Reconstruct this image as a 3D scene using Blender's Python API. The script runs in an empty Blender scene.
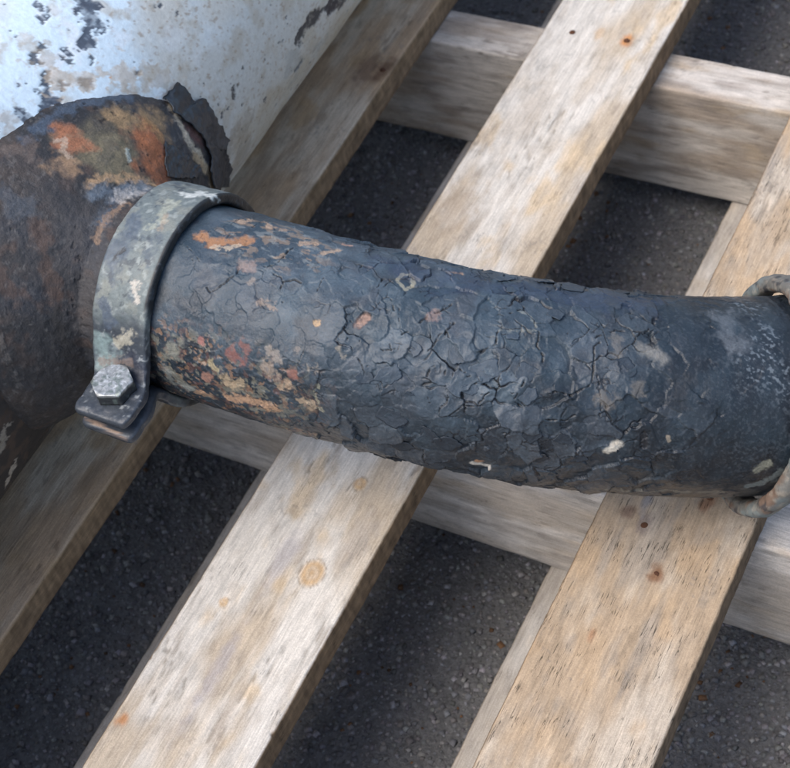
import bpy, math, random
import numpy as np
from mathutils import Matrix, Vector

# ------------------------------------------------------------------ camera, sky, sun, exposure
scene = bpy.context.scene
COL = scene.collection
cam_data = bpy.data.cameras.new("camera")
cam_data.lens = 75.756
cam_data.sensor_width = 36.0
cam_data.clip_start = 0.02
cam_data.clip_end = 60.0
cam = bpy.data.objects.new("camera", cam_data)
COL.objects.link(cam)
Rr = np.array([[0.8825, 0.4433, -0.1571], [0.2632, -0.7422, -0.6163], [-0.3898, 0.5025, -0.7717]])
cx_, cz_ = Vector(Rr[0]).normalized(), Vector(-Rr[2]).normalized()
cy_ = cz_.cross(cx_).normalized(); cx_ = cy_.cross(cz_)
cam.matrix_world = Matrix(((cx_.x, cy_.x, cz_.x, 0.4981), (cx_.y, cy_.y, cz_.y, -0.5542), (cx_.z, cy_.z, cz_.z, 0.8878), (0, 0, 0, 1)))
cam_data.dof.use_dof = True
cam_data.dof.focus_distance = 0.955
cam_data.dof.aperture_fstop = 18.0
scene.camera = cam

SUN_EL, SUN_AZ = math.radians(61), math.radians(238)      # azimuth counted from +X towards +Y
world = bpy.data.worlds.new("World"); scene.world = world
world.use_nodes = True
wn = world.node_tree
bg = wn.nodes["Background"]
sky = wn.nodes.new("ShaderNodeTexSky")
sky.sky_type = 'NISHITA'; sky.sun_disc = False
sky.sun_elevation = SUN_EL; sky.sun_rotation = math.radians(90) - SUN_AZ
sky.air_density = 1.0; sky.dust_density = 2.6; sky.ozone_density = .4
wn.links.new(sky.outputs[0], bg.inputs[0]); bg.inputs[1].default_value = 0.145
sl = bpy.data.lights.new("sun", 'SUN'); sl.energy = 1.3; sl.angle = math.radians(38); sl.color = (1.0, 0.95, 0.89)
sun = bpy.data.objects.new("sun", sl); COL.objects.link(sun)
sd = Vector((math.cos(SUN_EL) * math.cos(SUN_AZ), math.cos(SUN_EL) * math.sin(SUN_AZ), math.sin(SUN_EL)))
sun.rotation_euler = sd.to_track_quat('Z', 'Y').to_euler()
sun.location = sd * 4
scene.view_settings.view_transform = 'Standard'
scene.view_settings.look = 'None'
scene.view_settings.gamma = 1.0
scene.view_settings.exposure = 0.9

# ------------------------------------------------------------------ baked surface marks (points lie on the surfaces, metres)
MARKS = {
 'cracks': [
  (0.00063,0.00099,[[0.0207,-0.08612,0.20788],[0.02419,-0.08781,0.2071],[0.02907,-0.08209,0.21001],[0.03463,-0.07492,0.21245],[0.03478,-0.07091,0.21292],[0.03122,-0.06701,0.21434]]),
  (0.00042,0.00072,[[0.02671,-0.07583,0.2123],[0.02579,-0.07134,0.21361],[0.022,-0.06685,0.21436]]),
  (0.00063,0.00099,[[0.04391,-0.0665,0.21402],[0.05029,-0.0639,0.21352],[0.05363,-0.05959,0.21269],[0.05547,-0.0535,0.21244],[0.05459,-0.04797,0.21185]]),
  (0.00049,0.0009,[[0.0554,-0.06704,0.21232],[0.06022,-0.06701,0.21189],[0.0636,-0.07118,0.21079],[0.06345,-0.07662,0.20852],[0.06762,-0.07994,0.20728]]),
  (0.00077,0.00108,[[0.06305,-0.07006,0.21108],[0.06806,-0.06607,0.21115],[0.07262,-0.06631,0.21051]]),
  (0.00049,0.00081,[[0.0242,-0.03775,0.21061],[0.02331,-0.02926,0.206],[0.03055,-0.02798,0.20623]]),
  (0.00035,0.00072,[[0.00091,-0.058,0.21413],[0.00074,-0.05426,0.21408],[0.00652,-0.04839,0.21384],[0.01132,-0.0416,0.21195],[0.01212,-0.0318,0.20788],[0.01502,-0.02836,0.20538]]),
  (0.000315,0.00054,[[-0.00598,-0.06505,0.21394],[0.00238,-0.06816,0.21362],[0.01021,-0.07311,0.21256],[0.01578,-0.07316,0.21285],[0.02409,-0.07088,0.21337]]),
  (0.000315,0.00054,[[0.00375,-0.07272,0.21246],[0.00764,-0.07686,0.21133],[0.01028,-0.07803,0.21093]]),
  (0.00028,0.00045,[[0.0239,-0.09976,0.19794],[0.02631,-0.09632,0.20161]]),
  (0.000245,0.00036,[[0.00748,-0.09604,0.20077],[0.01888,-0.0986,0.19825]]),
  (0.00056,0.00081,[[0.05483,-0.05586,0.21257],[0.05503,-0.051,0.21221],[0.05601,-0.04536,0.21132]]),
  (0.00035,0.00072,[[0.08437,-0.06829,0.20887],[0.08315,-0.06074,0.21002],[0.0841,-0.05381,0.21057],[0.08643,-0.04643,0.20949]]),
  (0.00049,0.00081,[[0.09745,-0.04256,0.20676],[0.09786,-0.03917,0.20629],[0.10603,-0.03448,0.20421]]),
  (0.00042,0.00072,[[0.11175,-0.06611,0.20602],[0.11125,-0.06062,0.20661],[0.11466,-0.05287,0.20537]]),
  (0.0007,0.00099,[[0.10728,-0.07578,0.20139],[0.11002,-0.07668,0.20002],[0.11119,-0.07333,0.20187],[0.11294,-0.06954,0.20302],[0.11725,-0.06896,0.20232]]),
  (0.00042,0.00072,[[0.10048,-0.08368,0.20076],[0.10502,-0.08027,0.20213],[0.10588,-0.07785,0.20318]]),
  (0.00042,0.00072,[[0.0968,-0.09199,0.19574],[0.10241,-0.09141,0.19645],[0.10824,-0.08909,0.19524]]),
  (0.00084,0.00108,[[0.10824,-0.08909,0.19524],[0.11004,-0.08502,0.19739]]),
  (0.00035,0.00063,[[0.11393,-0.07899,0.19767],[0.11702,-0.08461,0.19534]]),
  (0.00049,0.00072,[[0.12011,-0.05688,0.20326],[0.123,-0.06199,0.20145]]),
  (0.00056,0.00081,[[0.12326,-0.05567,0.20311],[0.12884,-0.06244,0.20118]]),
  (0.000315,0.00063,[[0.12824,-0.05241,0.20309],[0.13088,-0.06235,0.20058],[0.1364,-0.07114,0.19629]]),
  (0.00028,0.00054,[[0.09675,-0.069,0.20785],[0.10188,-0.06985,0.20729],[0.1029,-0.07357,0.20582]]),
  (0.000665,0.00108,[[0.13636,-0.07174,0.19609],[0.14145,-0.06304,0.19641],[0.14626,-0.05553,0.19885],[0.15216,-0.04656,0.19667],[0.15623,-0.03944,0.19676]]),
  (0.00042,0.00081,[[0.15106,-0.0758,0.1884],[0.15448,-0.06984,0.19116],[0.15546,-0.06351,0.19338],[0.15825,-0.05731,0.19476],[0.1577,-0.05099,0.19473]]),
  (0.00077,0.00108,[[0.15781,-0.06149,0.19286],[0.15908,-0.05662,0.1943],[0.16308,-0.04499,0.19609]]),
  (0.00049,0.0009,[[0.15812,-0.06011,0.19315],[0.16353,-0.06417,0.19173],[0.17053,-0.06262,0.19014],[0.17575,-0.06412,0.18747]]),
  (0.00112,0.00126,[[0.1759,-0.06453,0.18713],[0.17952,-0.05965,0.18555]]),
  (0.00042,0.00081,[[0.12346,-0.09719,0.18052],[0.12252,-0.09336,0.18581],[0.12561,-0.08943,0.18777],[0.13623,-0.08663,0.18842]]),
  (0.00028,0.00054,[[0.12176,-0.0821,0.19392],[0.12348,-0.08731,0.19058]]),
  (0.00084,0.00108,[[0.14377,-0.08944,0.17894],[0.14723,-0.08888,0.17706],[0.15464,-0.0867,0.1776],[0.15855,-0.08481,0.17878]]),
  (0.00063,0.00099,[[0.1559,-0.08345,0.18181],[0.15676,-0.0791,0.18497],[0.1618,-0.07442,0.18638],[0.16361,-0.07155,0.18507],[0.16466,-0.07935,0.1815]]),
  (0.00056,0.00072,[[0.13182,-0.07846,0.19375],[0.13382,-0.08053,0.19215]]),
  (0.00042,0.00072,[[0.15776,-0.08978,0.17414],[0.15933,-0.09201,0.1694]]),
  (0.00056,0.0009,[[0.16542,-0.07904,0.18144],[0.17218,-0.07828,0.17984],[0.17837,-0.07223,0.17878],[0.1809,-0.07292,0.17712]]),
  (0.00042,0.00072,[[0.18362,-0.08167,0.16692],[0.189,-0.07454,0.17272]]),
  (0.00056,0.0009,[[0.18262,-0.04773,0.18827],[0.18325,-0.04123,0.1902],[0.18243,-0.03546,0.18986],[0.18756,-0.02711,0.18726],[0.19401,-0.02652,0.18432]]),
  (0.0007,0.00099,[[0.21387,-0.05925,0.17028],[0.21212,-0.05713,0.1741],[0.209,-0.04631,0.17808],[0.20428,-0.04316,0.18081],[0.20244,-0.03565,0.1832]]),
  (0.00056,0.0009,[[0.20033,-0.07036,0.16941],[0.20293,-0.06857,0.17014],[0.20403,-0.06201,0.17385],[0.20895,-0.06039,0.17311],[0.21212,-0.05713,0.1741]]),
  (0.00042,0.00072,[[0.18496,-0.07816,0.17089],[0.19057,-0.07113,0.17105],[0.1937,-0.06943,0.1757],[0.20033,-0.07036,0.16941]]),
  (0.00042,0.00072,[[0.22085,-0.05167,0.17125],[0.21845,-0.04429,0.173],[0.22056,-0.03947,0.17262],[0.22482,-0.03936,0.17423]]),
  (0.0007,0.00099,[[0.22863,-0.05561,0.16237],[0.23273,-0.05157,0.16417],[0.23684,-0.04639,0.1646],[0.23485,-0.03713,0.16959],[0.23112,-0.02745,0.17346],[0.23317,-0.02385,0.17276]]),
  (0.00042,0.00072,[[0.22615,-0.02803,0.17563],[0.22587,-0.02438,0.17613],[0.23182,-0.02036,0.17389]]),
  (0.000315,0.00054,[[0.19342,-0.02517,0.18432],[0.19321,-0.0192,0.18407],[0.19567,-0.0117,0.1832],[0.1917,0.00036,0.17681]]),
  (0.00035,0.00054,[[0.20726,-0.03309,0.18218],[0.21382,-0.03072,0.17946],[0.21614,-0.02782,0.17881]]),
  (0.00056,0.00072,[[0.1567,-0.02183,0.19229],[0.15749,-0.01693,0.18944]]),
  (0.00049,0.00081,[[0.21712,-0.06228,0.16549],[0.22091,-0.05853,0.16572],[0.22881,-0.05608,0.16211]]),
  (0.00049,0.00081,[[0.18474,-0.0814,0.16709],[0.18743,-0.07683,0.17123],[0.19132,-0.06915,0.17212],[0.19338,-0.06702,0.17712]]),
  (0.00042,0.00081,[[0.2009,-0.07259,0.16561],[0.20354,-0.06706,0.17081],[0.20434,-0.06208,0.17362]]),
  (0.00063,0.00099,[[0.2009,-0.07259,0.16561],[0.20796,-0.07296,0.16239],[0.20928,-0.08182,0.15205],[0.19865,-0.08442,0.14998]]),
  (0.00063,0.00099,[[0.21124,-0.07543,0.15734],[0.2283,-0.06604,0.1519],[0.23291,-0.06241,0.15402]]),
  (0.00049,0.00081,[[0.21891,-0.06089,0.16547],[0.22294,-0.05717,0.16494],[0.22944,-0.05617,0.16204]]),
  (0.00042,0.00072,[[0.23795,-0.04087,0.16647],[0.24373,-0.04981,0.15824],[0.24507,-0.0566,0.14993]]),
  (0.00056,0.0009,[[0.17121,-0.09062,0.16657],[0.17749,-0.08542,0.16748],[0.18467,-0.08178,0.16524]]),
  (0.00042,0.00072,[[0.19273,-0.08361,0.15461],[0.19704,-0.08168,0.15968],[0.19699,-0.07881,0.16249]]),
  (0.00063,0.00099,[[0.23735,-0.01229,0.17167],[0.24524,-0.00924,0.16956],[0.25155,-0.00462,0.16548],[0.25278,-4e-05,0.16645],[0.24676,0.00547,0.16665],[0.23862,0.0094,0.16701]]),
  (0.00056,0.00081,[[0.22974,-0.02251,0.17421],[0.23373,-0.0178,0.17347],[0.23735,-0.01229,0.17167]]),
  (0.00056,0.00081,[[0.24337,0.01245,0.16544],[0.24878,0.01542,0.16419]]),
  (0.0007,0.00108,[[0.26137,0.04385,0.14643],[0.27173,0.05112,0.14145],[0.28091,0.05089,0.14246],[0.28484,0.0534,0.14117]]),
  (0.00084,0.00117,[[0.13509,-0.01585,0.19353],[0.14333,-0.0139,0.19097],[0.14862,-0.00999,0.18742]]),
  (0.00042,0.00072,[[0.14469,-0.0767,0.19036],[0.14821,-0.0769,0.18853]]),
  (0.00084,0.00099,[[0.14331,-0.07621,0.19098],[0.14615,-0.07597,0.1901]]),
  (0.00042,0.00072,[[0.1281,-0.08276,0.19242],[0.13382,-0.08053,0.19215],[0.14327,-0.0753,0.19339]]),
  (0.00042,0.00072,[[0.13623,-0.08663,0.18842],[0.13745,-0.09189,0.18054],[0.14352,-0.08956,0.17898]]),
  (0.00049,0.00081,[[0.11305,-0.09004,0.19303],[0.11832,-0.0903,0.1902],[0.12226,-0.09346,0.18583]]),
  (0.00042,0.00072,[[0.16633,-0.06398,0.19046],[0.16697,-0.06977,0.18436],[0.17283,-0.07403,0.18125],[0.17837,-0.07223,0.17878]]),
  (0.00042,0.00072,[[0.18001,-0.05942,0.18548],[0.18415,-0.05375,0.18582],[0.18275,-0.04734,0.18831]]),
  (0.00042,0.00072,[[0.1937,-0.06943,0.1757],[0.19196,-0.0618,0.18003],[0.18689,-0.05732,0.18496],[0.1837,-0.05113,0.18696]])],
 'skins': [
  ([[-0.09794,0.05121,0.20253],[-0.09757,0.0649,0.201],[-0.09578,0.06889,0.19457],[-0.09385,0.06979,0.18735],[-0.0925,0.07073,0.18076],[-0.09241,0.07669,0.17994],[-0.0918,0.08154,0.17585],[-0.08851,0.08118,0.15919],[-0.08987,0.08725,0.13308],[-0.0847,0.07598,0.13654],[-0.10063,0.09331,0.09846],[-0.11357,0.09936,0.07081]],[[-0.09671,0.05047,0.20008],[-0.08995,0.04712,0.19537],[-0.08669,0.04945,0.1881],[-0.0836,0.05291,0.1797],[-0.07881,0.05434,0.16729],[-0.07593,0.05183,0.15599],[-0.07178,0.04168,0.15213],[-0.07045,0.03897,0.14034]],0.0018,0.0014),
  ([[-0.07795,0.02029,0.19788],[-0.07395,0.02672,0.18439],[-0.07128,0.03616,0.16116],[-0.07063,0.03339,0.16035]],[[-0.07124,0.00769,0.19678],[-0.0644,-0.00232,0.19174],[-0.06484,0.00907,0.17897],[-0.06762,0.02497,0.16384]],0.0015,0.0004)],
 'pipe': [
  ((0.01,0.011,0.013),0.9,0.25,0.00299,-0.0002,0.6,[[-0.00881,-0.11483,0.17429],[-0.01422,-0.11658,0.14096]]),
  ((0.304,0.156,0.08),0.95,0.7,0.00407,-0.0005,0.8,[[0.00226,-0.05677,0.21417],[0.01176,-0.05771,0.2141],[0.02065,-0.05413,0.21427],[0.02854,-0.05165,0.21354]]),
  ((0.395,0.326,0.245),0.8,0.9,0.00203,0,0.8,[[0.01128,-0.06141,0.21435],[0.02077,-0.05874,0.21483],[0.02672,-0.05501,0.2147]]),
  ((0.338,0.246,0.177),0.85,0.8,0.00236,-0.0004,0.8,[[0.01437,-0.03596,0.20982],[0.0166,-0.03047,0.20673]]),
  ((0.313,0.226,0.162),0.8,0.9,0.00235,-0.0003,0.8,[[0.03236,-0.03205,0.20838],[0.03946,-0.02968,0.20664]]),
  ((0.262,0.205,0.158),0.6,1.1,0.00175,0,0.8,[[0.04612,-0.03269,0.20767],[0.05543,-0.03177,0.20645]]),
  ((0.338,0.246,0.177),0.85,0.8,0.00231,-0.0004,0.8,[[0.05806,-0.03782,0.20931],[0.06377,-0.03629,0.20883]]),
  ((0.366,0.273,0.198),0.85,0.8,0.00172,-0.0004,0.8,[[0.07216,-0.04082,0.20878],[0.07821,-0.03357,0.20587]]),
  ((0.356,0.229,0.177),0.8,0.8,0.00151,-0.0003,0.8,[[0.07603,-0.025,0.20137],[0.08029,-0.02455,0.20065]]),
  ((0.224,0.172,0.154),0.8,0.7,0.00343,-0.0006,0.8,[[0.03736,-0.0679,0.21404],[0.04253,-0.06765,0.2139]]),
  ((0.278,0.231,0.191),0.6,0.8,0.00227,-0.0002,0.8,[[0.0456,-0.0751,0.21189]]),
  ((0.302,0.232,0.18),0.65,0.9,0.00197,0,0.8,[[0.05521,-0.08455,0.20772],[0.0636,-0.08392,0.20587]]),
  ((0.414,0.286,0.17),0.95,0.3,0.00201,-0.0006,0.8,[[0.08954,-0.08418,0.20226],[0.09111,-0.08355,0.20216]]),
  ((0.286,0.187,0.146),0.95,0.3,0.00277,-0.0012,0.85,[[0.11189,-0.07536,0.20012],[0.11511,-0.07115,0.2018]]),
  ((0.267,0.256,0.198),0.95,0.35,0.00124,0.0001,0.6,[[0.12003,-0.04173,0.20294],[0.12001,-0.03568,0.20197],[0.12553,-0.03405,0.20178],[0.12911,-0.03905,0.20081],[0.12698,-0.04577,0.20219],[0.12003,-0.04173,0.20294]]),
  ((0.235,0.166,0.143),0.7,0.7,0.00277,-0.0006,0.8,[[0.14834,-0.05627,0.1979],[0.14957,-0.05251,0.1976]]),
  ((0.245,0.256,0.227),0.4,0.9,0.00084,0,0.7,[[0.18769,-0.02874,0.18739],[0.19355,-0.02746,0.18476],[0.19972,-0.03332,0.18424]]),
  ((0.257,0.263,0.228),0.4,0.9,0.00083,0,0.7,[[0.18329,-0.04581,0.18851],[0.19107,-0.04186,0.18708],[0.20116,-0.03538,0.18368]]),
  ((0.169,0.166,0.154),0.9,0.35,0.00393,0.0004,0.8,[[0.25422,-0.01375,0.16518],[0.26053,-0.01343,0.16385],[0.26635,-0.01509,0.16109]]),
  ((0.135,0.129,0.12),0.7,0.8,0.00336,0,0.8,[[0.23947,-0.01619,0.17085],[0.24303,-0.02385,0.16884]]),
  ((0.141,0.129,0.114),0.6,0.8,0.00335,0,0.8,[[0.25845,-0.03422,0.15916],[0.2606,-0.03713,0.15552]]),
  ((0.133,0.116,0.098),0.6,0.8,0.00389,0,0.8,[[0.24562,-0.04944,0.15772],[0.24917,-0.04972,0.156]]),
  ((0.4,0.37,0.31),0.97,0.3,0.0027,0.0003,0.6,[[0.25171,-0.06408,0.1317],[0.25688,-0.05878,0.13439]]),
  ((0.44,0.41,0.36),0.97,0.3,0.00239,0.0003,0.6,[[0.1818,-0.09365,0.12528],[0.18858,-0.09028,0.12167]]),
  ((0.35,0.188,0.102),0.9,0.4,0.00147,0,0.7,[[0.18403,-0.09357,0.12821],[0.18639,-0.09211,0.12743]]),
  ((0.013,0.013,0.015),0.9,0.3,0.00225,-0.0012,0.6,[[0.26723,-0.05036,0.13546],[0.26847,-0.05269,0.12961]]),
  ((0.237,0.197,0.145),0.8,0.4,0.00124,0,0.7,[[0.27926,-0.04375,0.13166],[0.28019,-0.04487,0.12881]]),
  ((0.388,0.261,0.18),0.9,0.5,0.00148,-0.0006,0.8,[[0.14046,-0.01985,0.19539],[0.14658,-0.01556,0.19047]]),
  ((0.36,0.227,0.141),0.9,0.8,0.00318,-0.0003,0.8,[[0.039,-0.11845,0.15467],[0.05276,-0.11733,0.15743],[0.06403,-0.11626,0.15634],[0.0705,-0.11624,0.1554]]),
  ((0.322,0.206,0.131),0.85,0.8,0.00236,0,0.8,[[0.01513,-0.11771,0.14819],[0.02513,-0.1182,0.15024]]),
  ((0.288,0.155,0.114),0.85,0.7,0.0029,0,0.8,[[0.02504,-0.11757,0.16551],[0.02907,-0.11708,0.16849]]),
  ((0.19,0.082,0.068),0.85,0.8,0.00341,0,0.8,[[0.04513,-0.10883,0.18732],[0.05146,-0.11036,0.18269]]),
  ((0.19,0.086,0.07),0.8,0.8,0.00283,0,0.8,[[0.05131,-0.10379,0.19379],[0.05311,-0.10652,0.18966]]),
  ((0.216,0.101,0.078),0.85,0.6,0.00253,0,0.8,[[0.08276,-0.10772,0.18175],[0.08458,-0.10812,0.18029]]),
  ((0.312,0.225,0.15),0.8,0.9,0.00283,0,0.8,[[0.07586,-0.11181,0.17098],[0.08086,-0.11113,0.17414]]),
  ((0.262,0.205,0.158),0.7,1.0,0.00338,0,0.8,[[0.06599,-0.10879,0.18324],[0.07265,-0.10963,0.1816]]),
  ((0.327,0.27,0.166),0.85,0.8,0.0023,0,0.8,[[0.03193,-0.11433,0.17931],[0.03368,-0.11549,0.17592]]),
  ((0.286,0.124,0.106),0.8,0.4,0.0023,0,0.8,[[0.02411,-0.10804,0.18874],[0.0249,-0.10862,0.18793]]),
  ((0.202,0.202,0.167),0.7,0.9,0.00466,0,0.7,[[0.00428,-0.11418,0.17699],[0.00886,-0.11197,0.18267]]),
  ((0.19,0.202,0.185),0.7,0.9,0.00356,0,0.7,[[-0.0023,-0.1174,0.16322],[-0.00127,-0.11824,0.15137],[0.01145,-0.11831,0.15116]]),
  ((0.338,0.258,0.166),0.8,0.9,0.00288,0,0.8,[[0.03883,-0.11733,0.17106],[0.0438,-0.11668,0.16589],[0.05133,-0.11552,0.16865]]),
  ((0.326,0.245,0.164),0.8,0.9,0.00226,0,0.8,[[0.08673,-0.11245,0.16539],[0.09401,-0.1124,0.16295]]),
  ((0.226,0.215,0.157),0.7,0.9,0.00141,0,0.8,[[0.09773,-0.10639,0.17655],[0.09622,-0.10959,0.16789],[0.09964,-0.11163,0.16076]]),
  ((0.318,0.272,0.226),0.55,0.9,0.00281,0,0.8,[[0.07327,-0.10509,0.18906],[0.06795,-0.10331,0.19016]]),
  ((0.297,0.245,0.199),0.5,0.9,0.00223,0,0.8,[[0.08436,-0.09915,0.19198]]),
  ((0.31,0.258,0.2),0.5,1.0,0.00279,0,0.8,[[0.09324,-0.10401,0.18533]]),
  ((0.33,0.284,0.215),0.5,1.0,0.00277,0,0.8,[[0.10791,-0.09218,0.19344]]),
  ((0.199,0.176,0.135),0.7,0.9,0.00152,0,0.8,[[0.24102,-0.07027,0.09743],[0.26556,-0.05614,0.08858],[0.29512,-0.03845,0.07841],[0.30592,-0.0316,0.07453]]),
  ((0.214,0.208,0.156),0.85,0.5,0.00291,0,0.8,[[0.32393,-0.0236,0.09488],[0.32888,-0.01934,0.09853]]),
  ((0.166,0.188,0.177),0.7,0.8,0.00295,0,0.8,[[0.31931,-0.02523,0.07876],[0.3278,-0.02054,0.08072],[0.33502,-0.01594,0.08614]]),
  ((0.029,0.044,0.08),0.55,1.0,0.00911,0,0.4,[[0.10727,-0.03144,0.20356],[0.13983,-0.02862,0.19688],[0.16955,-0.01483,0.18599],[0.20126,-0.00447,0.1778],[0.24006,0.01761,0.16373]]),
  ((0.153,0.17,0.187),0.45,1.3,0.00693,0,0.6,[[0.28486,0.03319,0.15028],[0.2967,0.01647,0.15001]]),
  ((0.022,0.024,0.027),0.6,0.9,0.00675,-0.0002,0.6,[[0.27995,-0.01767,0.15201],[0.28079,-0.02803,0.14687]])],
 'drum': [
  ((0.055,0.07,0.1),0.95,1.5,0.00581,-0.0005,0.5,[[-0.13623,0.05733,0.26604],[-0.13041,0.04726,0.25962],[-0.1262,0.03338,0.25445]]),
  ((0.055,0.07,0.1),0.95,1.2,0.00254,-0.0005,0.5,[[-0.13195,0.01828,0.26082],[-0.12805,0.01898,0.2564]]),
  ((0.055,0.07,0.1),0.9,1.2,0.00256,-0.0005,0.5,[[-0.15199,0.03419,0.28011],[-0.14596,0.0279,0.27483]]),
  ((0.055,0.07,0.1),0.95,0.9,0.00407,-0.0005,0.5,[[-0.12572,-0.01281,0.25369],[-0.12184,-0.01385,0.24835],[-0.12266,-0.02053,0.24997]]),
  ((0.055,0.07,0.1),0.95,0.6,0.00381,-0.0005,0.5,[[-0.11791,0.01276,0.24407],[-0.11615,0.01331,0.24161]]),
  ((0.055,0.065,0.09),0.95,0.7,0.00403,-0.0005,0.5,[[-0.12844,-0.03471,0.25778],[-0.12539,-0.03389,0.25384]]),
  ((0.06,0.07,0.1),0.9,1.0,0.00151,-0.0004,0.5,[[-0.12205,-0.00297,0.2493]]),
  ((0.06,0.07,0.1),0.9,1.0,0.0015,-0.0004,0.5,[[-0.13497,-0.02114,0.26492]]),
  ((0.04,0.04,0.045),0.95,0.8,0.00595,-0.0006,0.6,[[-0.09298,0.25257,0.1213],[-0.09154,0.2316,0.13085],[-0.09132,0.21164,0.13588],[-0.09202,0.19884,0.13142]]),
  ((0.045,0.04,0.045),0.95,0.7,0.00533,-0.0006,0.6,[[-0.09562,0.26786,0.11053],[-0.09264,0.24316,0.12325]]),
  ((0.035,0.035,0.04),0.95,0.35,0.00249,-0.0006,0.5,[[-0.08973,0.11072,0.15985],[-0.08976,0.10962,0.15449]]),
  ((0.035,0.035,0.04),0.95,0.3,0.00166,-0.0005,0.5,[[-0.0897,0.1168,0.1582]]),
  ((0.035,0.035,0.04),0.95,0.3,0.00168,-0.0005,0.5,[[-0.09065,0.11579,0.14062]]),
  ((0.035,0.035,0.04),0.95,0.3,0.00167,-0.0005,0.5,[[-0.08991,0.12706,0.16459]]),
  ((0.5,0.41,0.31),0.7,1.3,0.00767,0,0.6,[[-0.12395,-0.00122,0.25134],[-0.117,0.02325,0.24264],[-0.10766,0.04154,0.22692]]),
  ((0.55,0.27,0.1),0.9,0.5,0.00128,0,0.6,[[-0.11178,0.02837,0.23467]]),
  ((0.42,0.34,0.24),0.5,1.4,0.00921,0,0.6,[[-0.10174,0.04933,0.21338],[-0.09801,0.06863,0.20195]]),
  ((0.42,0.35,0.26),0.5,1.4,0.00631,0,0.6,[[-0.14496,-0.00143,0.27409],[-0.13239,0.00592,0.26154]]),
  ((0.4,0.36,0.3),0.9,1.4,0.00386,0,0.7,[[-0.10258,-0.17595,0.09372],[-0.10663,-0.18332,0.08307]]),
  ((0.3,0.27,0.22),0.8,1.5,0.00371,0,0.7,[[-0.09037,-0.17684,0.13918],[-0.09245,-0.18261,0.12833]]),
  ((0.25,0.28,0.28),0.35,1.2,0.01046,0,0.5,[[-0.09583,0.17596,0.11507],[-0.10089,0.23144,0.09586]]),
  ((0.33,0.27,0.21),0.55,1.0,0.00555,0,0.6,[[-0.12883,-0.04447,0.25835]]),
  ((0.3,0.26,0.21),0.5,1.2,0.01148,0,0.6,[[-0.0956,0.10856,0.11287],[-0.10661,0.11078,0.08319]])],
 'branch': [
  ((0.175,0.15,0.095),0.85,0.8,0.01671,0,0.7,[[-0.08808,-0.02714,0.2311],[-0.08425,-0.00864,0.22347],[-0.07753,-0.03003,0.22436]]),
  ((0.32,0.215,0.115),0.85,0.8,0.0083,0,0.75,[[-0.09784,0.00515,0.22725],[-0.09007,0.01945,0.2149],[-0.08525,0.02908,0.20162]]),
  ((0.36,0.13,0.055),0.9,0.7,0.01198,0,0.75,[[-0.07715,0.0052,0.20855],[-0.07061,0.00401,0.19868],[-0.06635,-0.01019,0.20298]]),
  ((0.37,0.21,0.09),0.7,1.0,0.00512,0,0.75,[[-0.08561,0.0195,0.21015],[-0.08197,0.02037,0.20441]]),
  ((0.33,0.135,0.07),0.9,0.8,0.00741,0,0.75,[[-0.10528,-0.02848,0.2423],[-0.09793,-0.03142,0.23884]]),
  ((0.31,0.2,0.12),0.85,0.9,0.00609,0,0.75,[[-0.0968,-0.0494,0.24104],[-0.0894,-0.04967,0.23688]]),
  ((0.388,0.302,0.23),0.8,0.8,0.00184,0,0.75,[[-0.10443,-0.03806,0.2431],[-0.10284,-0.0345,0.24193],[-0.09852,-0.04059,0.24056],[-0.09425,-0.04386,0.23825]]),
  ((0.062,0.085,0.12),0.9,0.9,0.00377,0.0003,0.5,[[-0.11675,-0.04691,0.251],[-0.11523,-0.01936,0.24605],[-0.11014,0.00564,0.23592],[-0.10308,0.03066,0.22]]),
  ((0.38,0.25,0.14),0.85,0.9,0.00307,0,0.75,[[-0.07793,-0.05159,0.22885],[-0.0739,-0.04096,0.22492],[-0.06864,-0.03079,0.21679],[-0.06003,-0.01985,0.2038]]),
  ((0.436,0.385,0.299),0.95,0.8,0.00329,0,0.8,[[-0.09184,0.05113,0.19476],[-0.08542,0.04724,0.18781],[-0.07784,0.04094,0.17985],[-0.07361,0.04369,0.16064]]),
  ((0.416,0.308,0.186),0.85,0.8,0.00399,0,0.8,[[-0.07336,0.03784,0.16798],[-0.0724,0.04383,0.15175],[-0.07147,0.04186,0.14004]]),
  ((0.123,0.062,0.055),0.9,0.5,0.00463,-0.001,0.8,[[-0.08276,0.05143,0.1795],[-0.07805,0.05114,0.16865]]),
  ((0.12,0.15,0.185),0.85,0.7,0.00489,0,0.5,[[-0.07313,-0.05594,0.22616],[-0.06535,-0.04118,0.21762],[-0.05676,-0.02544,0.2076]]),
  ((0.1,0.125,0.155),0.8,0.7,0.00422,0,0.5,[[-0.0623,-0.06813,0.21795],[-0.06181,-0.05568,0.21763]]),
  ((0.26,0.17,0.11),0.7,1.2,0.00241,0,0.7,[[-0.059,-0.07855,0.21419],[-0.06048,-0.06686,0.21727],[-0.05835,-0.04848,0.21589]]),
  ((0.441,0.419,0.39),0.6,1.2,0.00366,0,0.7,[[-0.06371,-0.04596,0.21768],[-0.05732,-0.0341,0.21153]]),
  ((0.306,0.342,0.313),0.9,0.5,0.00187,0.0004,0.6,[[-0.07878,-0.01137,0.21916],[-0.07476,-0.01661,0.21678]]),
  ((0.06,0.055,0.054),0.6,1.0,0.012,0,0.65,[[-0.07014,-0.07782,0.22257],[-0.0637,-0.09835,0.20714],[-0.05851,-0.11566,0.17861]]),
  ((0.085,0.052,0.038),0.6,1.1,0.00537,0,0.7,[[-0.08635,-0.09175,0.23127],[-0.07573,-0.10501,0.2169],[-0.06903,-0.11752,0.19934]]),
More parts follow.
